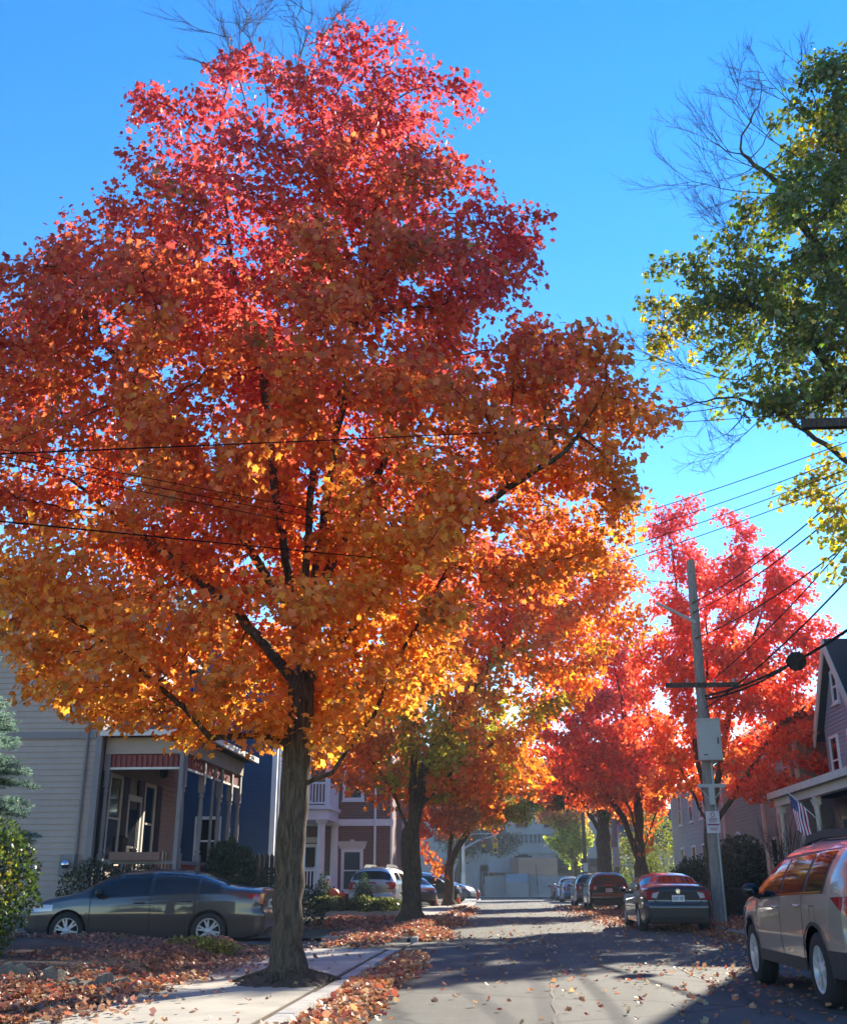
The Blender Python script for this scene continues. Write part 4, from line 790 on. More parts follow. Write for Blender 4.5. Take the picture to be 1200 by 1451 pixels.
# flag on the porch
t = thing('flag', (8.1,29.4,2.75), 'stars and stripes flag hanging from a slanting staff on the white porch post', 'flag')
sA, sB = Vector((8.05,29.05,2.75)), Vector((7.6,29.95,3.5))   # staff foot and tip
mb = MB(); mb.tube([sA, sB], .014, 8); mb.ball(sB, .03, 10); mb.build('staff', M['cream_trim'], t)
ax = (sA-sB).normalized(); dn = Vector((-.05,-.55,-.80)).normalized(); nn = ax.cross(dn).normalized(); Wd, Ln = .80, 1.15
def fp(a, b): return sB + ax*(.05+a*Wd) + dn*(b*Ln) + nn*(.06*math.sin(a*7+b*2)+.03*math.sin(b*9)) + ax*(-.10*b*math.sin(a*3))
def fgrid(a0,a1,b0,b1,na,nb,mb,mi):
    mb.add([fp(a0+(a1-a0)*i/na, b0+(b1-b0)*j/nb) for j in range(nb+1) for i in range(na+1)], [(j*(na+1)+i,j*(na+1)+i+1,(j+1)*(na+1)+i+1,(j+1)*(na+1)+i) for j in range(nb) for i in range(na)], mi, True)
mb = MB()
for k in range(13): fgrid(k/13,(k+1)/13, .4 if k < 7 else 0, 1, 2, 14, mb, k % 2)
fgrid(0,7/13,0,.4,8,6,mb,2)
for r in range(5):
    for c in range(6):
        a, b = (r+.7)/9.6*.98*.98, (c+.6)/6.2*.4
        for off in (.004,-.004): p0 = fp(a,b)+nn*off; mb.add([p0+(ax*math.cos(q)+dn*math.sin(q))*(.018 if i%2==0 else .008) for i,q in enumerate(np.arange(0,6.28,.6283))], [tuple(range(10))], 1)
FR, FW, FB = mat('flag_red', (.42,.02,.035), .8), mat('flag_white', (.75,.74,.72), .8), mat('flag_blue', (.02,.03,.12), .8)
mb.build('cloth', [FR, FW, FB], t)
# ---- sage house with arched door
h = thing('clapboard_house', (9.4,43,.12), 'sage grey house with pale arched doorway behind the cabinet pole', 'house')
mb = MB(); siding(mb, (9.4,35.2,0), Y_, -X, 12.6, .5, 6.0, .13); siding(mb, (9.4,35.2,0), X, -Y_, 9, .5, 6.0, .13); mb.box(9.42,18.5,35.22,47.8,.1,6); mb.build('wall', M['sage_siding'], h)
mb = MB(); mb.prism([(9.0,34.8,5.95),(9.0,34.8,6.1),(13.8,34.8,9.0),(18.9,34.8,6.1),(18.9,34.8,5.95),(13.8,34.8,8.85)], (0,0,0), (0,13.4,0)); mb.build('roof', M['roof_dark'], h)
mb = MB(); mb.prism([(9.42,35.18,6.0),(18.4,35.18,6.0),(13.8,35.18,8.8)], (0,0,0), (0,.03,0)); mb.build('gable', M['sage_siding'], h)
for yy in (35.3,38.2,40.4,47.6): mb = MB(); mb.box(9.3,9.42,yy-.08,yy+.08,.2,6.0); mb.build('corner_board', M['cream_trim'], h)
yd = 45.0
mb = MB(); mb.obox((9.4,yd,0),Y_,-X,(-.62,.62),(.4,2.4),(.02,.06)); mb.add([Vector((9.34,yd+.62*math.cos(a),2.4+.62*math.sin(a))) for a in np.linspace(0,math.pi,17)], [tuple(range(17))]); dr = mb.build('door', M['sage_siding'], h)
mb = MB(); mb.obox((9.4,yd,0),Y_,-X,(-.42,.42),(1.0,2.3),(.06,.075)); mb.build('door_pane', mat('pale_curtain', (.5,.49,.44), .7, var=.5, vscale=14), dr)
mb = MB(); pts = [Vector((9.33,yd-.68,.3))]+[Vector((9.33,yd-.68*math.cos(a),2.4+.68*math.sin(a))) for a in np.linspace(0,math.pi,15)]+[Vector((9.33,yd+.68,.3))]; mb.tube(pts, .055, 6); mb.build('door_frame', M['cream_trim'], h)
for yy in (36.6,39.3,42.2): window(h, (9.4,yy,0), Y_, -X, .8, 4.2, 5.4, frame='cream_trim')
window(h, (9.4,41.8,0), Y_, -X, .9, 1.1, 2.6, frame='cream_trim'); window(h, (9.4,39.3,0), Y_, -X, .8, 1.1, 2.6, frame='cream_trim')
mb = MB(); mb.box(8.5,9.32,44.0,46.0,.1,.4); mb.box(8.15,8.5,44.0,46.0,.1,.25); mb.build('door_step', M['concrete'], h)
t = thing('iron_railing', (8.0,42.5,.12), 'dark iron railing by the arched door steps', 'railing'); mb = MB()
mb.box(7.9,7.94,37,43.6,.95,1.0); mb.box(7.9,7.94,37,43.6,.3,.34)
for a in np.arange(37,43.6,.16): mb.box(7.91,7.93,a,a+.02,.1,.95)
mb.build('bars', M['black'], t)
# ---- pale house farther along, seen under the red crowns
h = thing('clapboard_house', (9.6,60,.12), 'pale grey clapboard house seen under the red crowns beyond the yew', 'house')
mb = MB(); siding(mb, (9.6,52,0), Y_, -X, 12, .5, 6.2, .2); siding(mb, (9.6,52,0), X, -Y_, 9, .5, 6.2, .2); mb.box(9.62,18.5,52.02,64,.1,6.2); mb.build('wall', M['pale_siding'], h)
mb = MB(); mb.prism([(9.2,51.6,6.15),(9.2,51.6,6.3),(14,51.6,9.4),(19,51.6,6.3),(19,51.6,6.15),(14,51.6,9.25)], (0,0,0), (0,12.8,0)); mb.prism([(9.62,51.98,6.2),(18.4,51.98,6.2),(14,51.98,9.2)], (0,0,0), (0,.03,0)); mb.build('roof', M['roof_dark'], h)
for yy in (54,57,60.5): window(h, (9.6,yy,0), Y_, -X, .9, 1.2, 2.9); window(h, (9.6,yy,0), Y_, -X, .9, 4.2, 5.6)
window(h, (11.2,52,0), X, -Y_, .9, 1.2, 2.9); window(h, (11.2,52,0), X, -Y_, .9, 4.2, 5.6)
h = thing('gable_house', (8.6,80,.12), 'small far house with red edged gable at the end of the right kerb', 'house')
mb = MB(); mb.box(8.3,16,76,84,.1,3.6); mb.prism([(8.3,76,3.6),(8.3,84,3.6),(8.3,80,6.0)], (0,0,0), (7.6,0,0)); mb.build('wall', M['pale_siding'], h)
for s in (-1,1):
    mb = MB(); mb.prism([(8.0,80,6.05),(8.0,80+s*4.4,3.42),(8.0,80+s*4.4,3.6),(8.0,80,6.25)], (0,0,0), (8.2,0,0)); mb.build('roof', M['roof_dark'], h)
    mb = MB(); mb.prism([(7.9,80,5.9),(7.9,80+s*4.4,3.28),(7.9,80+s*4.4,3.6),(7.9,80,6.25)], (0,0,0), (.09,0,0)); mb.build('bargeboard', M['hydrant_red'], h)
for yy in (78,81.6): window(h, (8.3,yy,0), Y_, -X, .9, 1.2, 2.8)
window(h, (10,76,0), X, -Y_, .9, 1.2, 2.8)
# ---- grey stone hall closing the street
h = thing('stone_hall', (2,112,.06), 'grey limestone hall with balustrade, carved lettering and broad steps closing the street', 'building')
mb = MB(); mb.box(-2.4,16,110,126,.05,13); mb.box(-1.6,13,109.3,110,2.2,5.85); mb.build('wall', M['stone'], h)
mb = MB(); mb.box(-34,-2.41,111,126,.05,9.5); mb.build('wing', M['stone'], h)
mb = MB()
for a, b in ((3.95,4.1),(5.85,6.0)): mb.box(-1.75,13.2,109.12,109.3,a,b)
mb.box(-2.6,16.2,109.75,110,9.0,9.5); mb.box(-34.2,-2.61,110.8,111,3.4,3.6); mb.box(-34.2,-2.61,110.75,111,9.0,9.5); mb.box(-2.6,16.2,109.75,110,12.6,13.1); mb.build('cornice', M['stone'], h)
mb = MB(); mb.box(.55,4.4,109.26,109.3,4.95,5.75); mb.build('recess', M['stone_dark'], h)
mb = MB()
for k in range(9): mb.lathe((.75+k*.42,109.18,4.95), [(.10,0),(.06,.1),(.12,.35),(.06,.62),(.10,.8)], 8)
mb.box(.5,4.5,109.08,109.3,5.75,5.85); mb.build('balustrade', M['stone'], h)
for xx in (-1.0,1.8,4.6,7.4,10.2):
    window(h, (xx,110,0), X, -Y_, 1.1, 6.5, 8.5, frame='stone_dark')
for xx in np.arange(-32,-4,3.2): window(h, (xx,111,0), X, -Y_, 1.1, 5.2, 7.6, frame='stone_dark'); window(h, (xx,111,0), X, -Y_, 1.0, 1.2, 2.8, frame='stone_dark')
# blind transom, doors, board
mb = MB(); mb.box(1.0,2.7,109.2,109.3,3.55,3.75); mb.box(1.4,2.3,109.2,109.3,3.75,3.88); mb.box(5.0,6.2,109.2,109.3,3.55,3.75); mb.build('door_lamp_hood', M['black'], h)
for xx in (1.85,5.9,8.2):
    mb = MB(); mb.box(xx-.85,xx+.85,109.15,109.32,2.2,3.5); d_ = mb.build('door', M['black'], h)
    mb = MB()
    for a in (-.6,.1):
        for zz in (2.35,2.75,3.1): mb.box(xx+a,xx+a+.5,109.12,109.15,zz,zz+.28)
    mb.build('door_pane', M['glass'], d_)
mb = MB(); mb.box(1.35,5.05,107.5,107.62,1.9,3.55); tag(mb.build('notice_board', M['tan_board']), 'wide tan plywood board standing before the hall doors above the steps', 'board')
mb = MB(); mb.box(.55,1.33,107.52,107.64,1.9,3.5); tag(mb.build('notice_board', M['brown_board']), 'narrow brown plywood panel left of the wide tan board', 'board')
cu = bpy.data.curves.new('lettering', 'FONT'); cu.body = 'MEMORIAL A'; cu.size = .42; cu.extrude = .03
fo = bpy.data.objects.new('lettering', cu); col.objects.link(fo); dg = bpy.context.evaluated_depsgraph_get(); me = bpy.data.meshes.new_from_object(fo.evaluated_get(dg)); bpy.data.objects.remove(fo)
lo = bpy.data.objects.new('lettering', me); me.materials.clear(); me.materials.append(M['stone_dark']); col.objects.link(lo); lo.parent = h; lo.rotation_euler = (R_(90),0,0); lo.location = Vector((4.6,109.27,4.35))-Vector(h.location)
mb = MB()
for k in range(9): mb.box(2.3-.0,9.5,103.2+k*.4,107.2,.05+k*.2,.25+k*.2)
mb.box(-1.9,12,107.2,109.3,.05,1.85); mb.build('steps', M['stone'], h)
mb = MB(); mb.prism([(2.15,103.0,.05),(2.15,103.0,1.3),(2.15,105.6,2.05),(2.15,107.2,2.05),(2.15,107.2,.05)], (0,0,0), (-2.0,0,0)); mb.build('cheek_wall', M['stone'], h)
mb = MB(); mb.prism([(2.29,102.9,.05),(2.29,102.9,1.35),(2.29,105.6,2.1),(2.29,107.2,2.1),(2.29,107.2,.05)], (0,0,0), (-.12,0,0)); mb.build('cheek_cap', M['stone_dark'], h)
mb = MB()
for yy, zz in ((103.4,.25),(105.0,1.05),(106.6,1.85)): mb.tube([(3.0,yy,zz),(3.0,yy,zz+.95)], .03, 6)
mb.tube([(3.0,103.2,1.1),(3.0,106.8,2.9)], .03, 6); mb.build('handrail', M['black'], h)
mb = MB(); mb.box(-3.2,-.75,110.0,110.9,.05,2.9); mb.box(-3.35,-.6,109.9,110.95,2.9,3.1); mb.build('side_porch', M['stone'], h)
mb = MB(); mb.box(-2.25,-.95,109.94,109.998,.1,2.3); d_ = mb.build('side_door', M['stone_dark'], h)
mb = MB()
for a in (-2.1,-1.5):
    for zz in (1.15,1.75): mb.box(a,a+.45,109.90,109.94,zz,zz+.45)
mb.build('door_pane', M['glass'], d_)
mb = MB(); mb.box(-3.2,-2.6,109.93,109.998,.1,2.6); mb.build('pilaster', M['stone'], h)
# ------------------------------------------------------------------ cars (local frame: +Y ahead, rear bumper at y = -L/2)
class Car:
    def __init__(s, L, W, top, belt, plan, sill, wheels, R, ra, tumble=.42, nexp=3.6, rear=None, front=None):
        s.L, s.W, s.R, s.ra, s.wheels, s.sill, s.tumble, s.nexp = L, W, R, ra, wheels, sill, tumble, nexp
        s.top_, s.belt_, s.plan_ = np.array(top,float), np.array(belt,float), np.array(plan,float)
        s.rear = np.array(rear if rear else [(.2,.10),(.35,.0),(.62,-.02),(.72,.05),(1.0,.02),(1.6,.0)]); s.front = np.array(front if front else [(.2,-.08),(.35,.02),(.6,.02),(.8,-.06),(1.2,0)])
    def top(s, y): return float(np.interp(y, s.top_[:,0], s.top_[:,1]))
    def belt(s, y): return min(float(np.interp(y, s.belt_[:,0], s.belt_[:,1])), s.top(y)-.03)
    def hw(s, y): return float(np.interp(y, s.plan_[:,0], s.plan_[:,1]))*s.W/2
    def zlo(s, y):
        z = s.sill + .10*max(0, 1-y/.35)**2 + .08*max(0, 1-(s.L-y)/.5)**2
        for wy in s.wheels:
            d = abs(y-wy)
            if d < s.ra: z = max(z, s.R + math.sqrt(s.ra**2-d*d))
        return z
    def shift(s, y, z):
        return y + float(np.interp(z, s.rear[:,0], s.rear[:,1]))*max(0,1-y/.55) + float(np.interp(z, s.front[:,0], s.front[:,1]))*max(0,1-(s.L-y)/.6)
    def side(s, y, z):
        b = s.belt(y); h = s.hw(y)
        if z <= b: k = float(np.interp(z, [.15,.33,.60,max(.72,b-.12),b], [.935,.972,1.0,.992,.972]))
        else:
            t = s.top(y); u = min(1, max(0,(z-b)/(t-b))); k = .972*(1-u**s.nexp)**(1/s.nexp)*(1-s.tumble*(z-b))
        return h*k
    def pt(s, x, y, z): return (x, s.shift(y,z)-s.L/2, z)
    def sec(s, y, phi):
        b, t = s.belt(y), s.top(y); e = 2/s.nexp; c, sn = math.cos(phi), math.sin(phi)
        z = b+(t-b)*abs(sn)**e; x = s.hw(y)*.972*abs(c)**e*(1-s.tumble*(z-b))*(1 if c >= 0 else -1); return s.pt(x,y,z)
    def stations(s):
        ys = list(np.linspace(0, s.L, 46)) + [float(v) for v in s.top_[:,0]]
        for wy in s.wheels: ys += [wy+s.ra*math.cos(a) for a in np.linspace(0, math.pi, 15)]
        for a, b in zip(s.top_[:-1], s.top_[1:]):
            n = int(np.hypot(*(b-a))/.07)
            ys += [float(v) for v in np.linspace(a[0], b[0], n+2)[1:-1]]
        ys = sorted(v for v in ys if 0 <= v <= s.L); out = [ys[0]]
        for v in ys[1:]:
            if v-out[-1] > .004: out.append(v)
        out[-1] = s.L; return out
    def body(s):
        mb = MB(); ys = s.stations(); nl, nu = 16, 26; vs = []
        for y in ys:
            z0, b = min(s.zlo(y), s.belt(y)-.02), s.belt(y); zz = [z0+(b-z0)*i/nl for i in range(nl)]
            row = [s.pt(s.side(y,z),y,z) for z in zz] + [s.sec(y, math.pi*i/nu) for i in range(nu+1)] + [s.pt(-s.side(y,z),y,z) for z in reversed(zz)]
            vs.append(row)
        k = len(vs[0]); flat = [p for r in vs for p in r]
        mb.add(flat, [(i*k+j, (i+1)*k+j, (i+1)*k+j+1, i*k+j+1) for i in range(len(ys)-1) for j in range(k-1)], 0, True)
        for q, fl in ((0,1),(-1,0)):
            r = vs[q]; fs = []
            for j in range(k//2): f = (j, j+1, k-2-j, k-1-j); fs.append(f if fl else f[::-1])
            mb.add(r, [f for f in fs if len(set(f)) == 4], 0, True)
        return mb
    def drape(s, mb, y0, y1, lo, hi, off, n=14, m=5, mi=0, sides=(1,-1), thick=False):
        """patch on the body side between lower(y) and upper(y)"""
        for sg in sides:
            vs = []
            for i in range(n+1):
                y = y0+(y1-y0)*i/n; a, b = lo(y), hi(y)
                for j in range(m+1): z = a+(b-a)*j/m; vs.append(s.pt(sg*(s.side(y,z)+off), y, z))
            fs = [(i*(m+1)+j,(i+1)*(m+1)+j,(i+1)*(m+1)+j+1,i*(m+1)+j+1) for i in range(n) for j in range(m)]
            if sg < 0: fs = [f[::-1] for f in fs]
            mb.add(vs, fs, mi, True)
    def patch(s, mb, y0, y1, p0, p1, off, n=10, m=14, mi=0, inset=None):
        vs = []
        for i in range(n+1):
            y = y0+(y1-y0)*i/n
            for j in range(m+1):
                q = p0+(p1-p0)*j/m; e = 1e-3
                a = Vector(s.sec(y,q)); du = Vector(s.sec(y+e,q))-Vector(s.sec(y-e,q)); dv = Vector(s.sec(y,q+e))-Vector(s.sec(y,q-e)); nn = dv.cross(du)
                nn = nn.normalized() if nn.length > 1e-12 else Vector((0,0,1))
                if nn.z < -.2: nn = -nn
                vs.append(a+nn*off)
        mb.add(vs, [(i*(m+1)+j,(i+1)*(m+1)+j,(i+1)*(m+1)+j+1,i*(m+1)+j+1) for i in range(n) for j in range(m)], mi, True)
    def rearpanel(s, mb, poly, off, mi=0, end=0):
        """flat panel just proud of the rear (or front) face; poly of (x,z)"""
        y = 0 if end == 0 else s.L; sg = -1 if end == 0 else 1
        vs = [(x, s.shift(y,z)-s.L/2+sg*off, z) for x,z in poly] + [(x, s.shift(y,z)-s.L/2-sg*.06, z) for x,z in poly]; n = len(poly)
        mb.add(vs, [tuple(range(n))]+[(i,(i+1)%n,n+(i+1)%n,n+i) for i in range(n)], mi)
def hw_wheel(root, c, side, R, Wd, spokes, rimr):
    """wheel > tyre, rim"""
    x = c[0]; mb = MB(); sg = side
    mb.lathe((x,c[1],c[2]), [(.02,-sg*Wd*.45),(rimr*.9,-sg*Wd*.45),(rimr*.9,-sg*Wd*.05),(.02,-sg*Wd*.05)], 24, axis='x'); wh = mb.build('wheel', M['black'], root, local=True)
    mb = MB(); mb.lathe((x,c[1],c[2]), [(rimr,-Wd*.5),(R*.93,-Wd*.5),(R,-Wd*.36),(R,Wd*.36),(R*.93,Wd*.5),(rimr,Wd*.5),(rimr-.005,Wd*.3)], 40, axis='x', caps=False); mb.build('tyre', M['tyre'], wh, local=True)
    mb = MB(); o = sg*Wd*.42
    mb.lathe((x,c[1],c[2]), [(rimr*.93,o-sg*.05),(rimr*1.01,o+sg*.012),(rimr*.95,o+sg*.012),(rimr*.88,o-sg*.045)], 32, axis='x', caps=False)
    mb.lathe((x,c[1],c[2]), [(.075,o-sg*.05),(.07,o+sg*.004),(.02,o+sg*.008)], 16, axis='x')
    for k in range(spokes):
        a = 2*math.pi*k/spokes+.3; 
        for da in (-.17,.17):
            ca, sa = math.cos(a+da*.3), math.sin(a+da*.3); cb, sb = math.cos(a+da), math.sin(a+da)
            def P(r, wv, xx, c_, s_): return (x+xx, c[1]+r*c_-wv*s_, c[2]+r*s_+wv*c_)
            w0, w1 = .020, .014; r1 = rimr*.94
            vs = [P(.05,-w0,o+sg*.0,ca,sa),P(.05,w0,o+sg*.0,ca,sa),P(r1,w1,o+sg*.004,cb,sb),P(r1,-w1,o+sg*.004,cb,sb),P(.05,-w0,o-sg*.04,ca,sa),P(.05,w0,o-sg*.04,ca,sa),P(r1,w1,o-sg*.04,cb,sb),P(r1,-w1,o-sg*.04,cb,sb)]
            mb.add(vs, [(0,1,2,3),(4,7,6,5),(0,4,5,1),(1,5,6,2),(2,6,7,3),(3,7,4,0)])
    mb.build('rim', M['rim'], wh, local=True)
def plate(root, s, z, wd=.31, ht=.155):
    mb = MB(); y = s.shift(0,z)-s.L/2-.016
    mb.box(-wd/2,wd/2,y-.012,y+.05,z-ht/2,z+ht/2); p = mb.build('licence_plate', M['plate'], root, local=True)
    mb = MB()
    for k in range(6):
        if k == 3: mb.box(-.012,.012,y-.015,y-.012,z-.005,z+.005); continue
        a = -.125+k*.043; mb.box(a,a+.007,y-.015,y-.012,z-.04,z+.04); mb.box(a+.022,a+.029,y-.015,y-.012,z-.04,z+.04); mb.box(a+.007,a+.022,y-.015,y-.012,z-.04+.03*(k%3),z-.032+.03*(k%3))
    mb.build('plate_characters', M['black'], p, local=True)
def make_car(name, label, cat, loc, rz, s, paint_m, kind, group='cars parked on the street', spokes=5, rimr=None, detail=True, tails=None):
    t = thing(name, loc, label, cat, group, rz); L = s.L; W2 = s.W/2
    s.body().build('body', paint_m, t, local=True)
    mb = MB(); mb.box(-W2*.80,W2*.80,-L/2+.25,L/2-.35,s.sill-.02,s.belt(L/2)-.1); mb.build('underbody', M['dark_void'], t, local=True)
    R = s.R; rimr = rimr or R*.64
    for wy in s.wheels:
        for sg in (1,-1): hw_wheel(t, (sg*(s.hw(wy)*.985-.105), wy-L/2, R), sg, R, .21, spokes, rimr)
    # side glass
    gl = kind['glass']
    for a, b in gl:
        for sg in (1,-1): mb = MB(); s.drape(mb, a, b, lambda y: s.belt(y)+.025, lambda y: s.belt(y)+max(.027, min(kind.get('gtop',.86)*(s.top(y)-s.belt(y)), kind.get('gmax',.40))), .006, 16, 5, 0, (sg,)); mb.build('side_window', M['glass'], t, local=True)
    g0, g1 = gl[0][0]-.05, gl[-1][1]+.03
    mb = MB(); s.drape(mb, g0, g1, lambda y: s.belt(y)-.0, lambda y: s.belt(y)+max(.002, min((kind.get('gtop',.86)+.05)*(s.top(y)-s.belt(y)), kind.get('gmax',.40)+.03)), .0025, 30, 5); mb.build('window_surround', M['black'], t, local=True)
    a, b = kind['wind']; mb = MB(); s.patch(mb, a, b, R_(38), R_(142), .004); mb.build('windscreen', M['glass'], t, local=True)
    a, b = kind['back']; mb = MB(); s.patch(mb, a, b, R_(kind.get('bphi',40)), R_(180-kind.get('bphi',40)), .005); mb.build('rear_window', M['glass'], t, local=True)
    # door seams and handles
    for y in kind['seams']:
        for sg in (1,-1): mb = MB(); s.drape(mb, y-.007, y+.007, lambda q: max(s.sill+.04, s.zlo(q)+.01), lambda q: s.belt(q)-.01, .0018, 1, 12, 0, (sg,)); mb.build('door_seam', M['dark_void'], t, local=True)
    for y in kind['handles']:
        for sg in (1,-1):
            mb = MB(); z = s.belt(y)-.11; x = s.side(y,z); yy = y-L/2
            mb.tube([(sg*(x+.002),yy-.11,z),(sg*(x+.028),yy-.08,z),(sg*(x+.03),yy+.06,z),(sg*(x+.002),yy+.10,z)], [.014,.017,.017,.014], 8); mb.build('handle', paint_m, t, local=True)
    y = kind['mirror']
    for sg in (1,-1):
        mb = MB(); z = s.belt(y)+.06; x = s.side(y,z-.03); yy = y-L/2
        mb.ball((sg*(x+.12),yy,z+.03), (.105,.07,.078), 12); mb.tube([(sg*(x-.01),yy+.02,z-.05),(sg*(x+.09),yy+.01,z-.01)], [.035,.03], 8)
        m_ = mb.build('mirror', M['black'] if kind.get('blackmirror') else paint_m, t, local=True)
        mb = MB(); mb.lathe((sg*(x+.12),yy-.062,z+.03), [(.0,-.012),(.058,-.012),(.062,0)], 14, axis='y'); mb.build('mirror_glass', M['glass'], m_, local=True)
    if kind.get('lid'):
        mb = MB(); zl = kind['lid']; s.rearpanel(mb, [(-W2*.56,zl-.006),(W2*.56,zl-.006),(W2*.56,zl+.006),(-W2*.56,zl+.006)], .006)
        for sg in (1,-1): s.rearpanel(mb, [(sg*W2*.56,zl-.006),(sg*W2*.575,zl-.006),(sg*W2*.69,zl+.17),(sg*W2*.675,zl+.17)], .006)
        mb.build('boot_seam', M['dark_void'], t, local=True)
    if kind.get('lip'):
        mb = MB(); s.patch(mb, .012, .13, R_(24), R_(156), .012, 3, 16); mb.build('boot_lip', M['black'], t, local=True)
    if kind.get('flap'):
        mb = MB(); yy, z0 = s.wheels[0]+.02, .93
        for sg in (1,-1)[1:]: s.drape(mb, yy-.09, yy+.09, lambda q: z0-.008, lambda q: z0, .002, 4, 1, 0, (sg,)); s.drape(mb, yy-.09, yy+.09, lambda q: z0-.17, lambda q: z0-.162, .002, 4, 1, 0, (sg,)); s.drape(mb, yy-.09, yy-.083, lambda q: z0-.17, lambda q: z0, .002, 1, 4, 0, (sg,)); s.drape(mb, yy+.083, yy+.09, lambda q: z0-.17, lambda q: z0, .002, 1, 4, 0, (sg,))
        mb.build('fuel_flap', M['dark_void'], t, local=True)
        for sg in (1,-1):
            mb = MB(); a, b = kind['glass'][0][0], kind['glass'][-1][1]-.25; s.drape(mb, a, b, lambda y: s.belt(y)+.004, lambda y: s.belt(y)+.022, .010, 24, 1, 0, (sg,)); mb.build('belt_strip', M['chrome'], t, local=True)
    # lamps
    if tails == 'C':   # wide C shaped lamps wrapping the corner
        for sg in (1,-1):
            mb = MB(); s.drape(mb, 0, .34, lambda q: .80+.10*q/.34, lambda q: .98-.02*q/.34, .006, 8, 3, 0, (sg,))
            s.rearpanel(mb, [(sg*x,z) for x,z in ((W2*.86,.76),(W2*.86,.975),(W2*.55,.99),(W2*.50,.965),(W2*.72,.93),(W2*.74,.80),(W2*.58,.765))], .014); mb.build('taillight', M['tail_red'], t, local=True)
        mb = MB(); [s.rearpanel(mb, [(sg*x,z) for x,z in ((W2*.73,.82),(W2*.70,.92),(W2*.52,.955),(W2*.60,.80))], .016) for sg in (1,-1)]; mb.build('reversing_lamp', M['tail_clear'], t, local=True)
    else:
        z0, z1 = kind['tail']
        for sg in (1,-1):
            mb = MB(); s.drape(mb, 0, kind.get('tlen',.3), lambda q: z0+(z1-z0)*.75*q/.35, lambda q: z1-.04*q, .008, 8, 4, 0, (sg,))
            s.rearpanel(mb, [(sg*x,z) for x,z in ((W2*.87,z0),(W2*.87,z1),(W2*.60,z1-.02),(W2*.64,z0+.03))], .014); mb.build('taillight', M['tail_red'], t, local=True)
        mb = MB(); [s.rearpanel(mb, [(sg*x,z) for x,z in ((W2*.72,z0+.05),(W2*.72,(z0+z1)/2+.03),(W2*.60,(z0+z1)/2+.03),(W2*.62,z0+.05))], .017) for sg in (1,-1)]; mb.build('reversing_lamp', M['tail_clear'], t, local=True)
    for sg in (1,-1):
        mb = MB(); hz = kind.get('head',.66); s.drape(mb, L-.62, L-.02, lambda q: hz+.05*(L-q), lambda q: hz+.15-.02*(L-q)+.0*q, .006, 10, 4, 0, (sg,)); mb.build('headlight', M['tail_clear'], t, local=True)
    mb = MB(); s.rearpanel(mb, [(-W2*.5,.36),(W2*.5,.36),(W2*.55,.56),(-W2*.55,.56)], .01, end=1); mb.build('grille', M['black'], t, local=True)
    plate(t, s, kind.get('plate',.62))
    # rear bumper: dark lower valance
    mb = MB(); vz = kind.get('valance',.34); s.rearpanel(mb, [(-W2*.78,.24),(W2*.78,.24),(W2*.80,vz),(W2*.45,vz+.02),(-W2*.45,vz+.02),(-W2*.80,vz)], .02); mb.build('rear_valance', M['cladding'], t, local=True)
    if kind.get('cladding'):
        cz = kind['cladding']; mb = MB()
        y0, y1 = s.wheels[0]+s.ra+.0, s.wheels[1]-s.ra-.0
        s.drape(mb, y0, y1, lambda q: s.sill-.0, lambda q: cz, .012, 12, 3); s.drape(mb, 0.0, s.wheels[0]-s.ra-.0, lambda q: s.zlo(q), lambda q: cz+.12, .012, 8, 3); s.drape(mb, s.wheels[1]+s.ra, L, lambda q: s.zlo(q), lambda q: cz+.05, .012, 8, 3)
        s.rearpanel(mb, [(-W2*.86,.28),(W2*.86,.28),(W2*.86,cz+.12),(-W2*.86,cz+.12)], .022)
        for wy in s.wheels:
            for sg in (1,-1):
                vs = []
                for a in np.linspace(-.22, math.pi+.22, 29):
                    for r in (s.ra-.004, s.ra+.03):
                        y, z = wy+r*math.cos(a), R+r*math.sin(a); vs.append(s.pt(sg*(s.side(y,z)+.012), y, z))
                fs = [(2*i,2*i+1,2*i+3,2*i+2) for i in range(28)]; mb.add(vs, fs if sg > 0 else [f[::-1] for f in fs], 0, True)
        mb.build('cladding', M['cladding'], t, local=True)
    if kind.get('rails'):
        for sg in (1,-1):
            a, b = kind['rails']; mb = MB(); pts = []
            for y in np.linspace(a, b, 14):
                z = s.top(y); x = s.side(y, z-.035)
                pts.append((sg*(x-.03), y-L/2, z+ (.05 if a+.15 < y < b-.15 else -.02)))
            vs = []
            for p in pts:
                for dx, dz in ((-.03,-.06),(.03,-.06),(.022,.022),(-.022,.022)): vs.append((p[0]+dx,p[1],p[2]+dz))
            mb.add(vs, [(i*4+j,i*4+(j+1)%4,(i+1)*4+(j+1)%4,(i+1)*4+j) for i in range(13) for j in range(4)]+[(0,1,2,3),(52,53,54,55)]); mb.build('roof_rail', M['cladding'], t, local=True)
    if kind.get('badge'):
        y = s.shift(0,kind['badge'])-L/2-.012; z = kind['badge']; mb = MB()
        for sg in (1,-1): mb.add([(sg*.035,y,z+.045),(sg*.018,y,z+.045),(sg*.012,y,z-.045),(sg*.030,y,z-.045)], [(0,1,2,3)]); 
        mb.box(-.015,.015,y-.002,y+.004,z-.007,z+.007); mb.tube([(.055*math.cos(a),y,z+.058*math.sin(a)) for a in np.linspace(0,2*math.pi,19)], .006, 5, caps=False); mb.build('badge', M['chrome'], t, local=True)
    return t
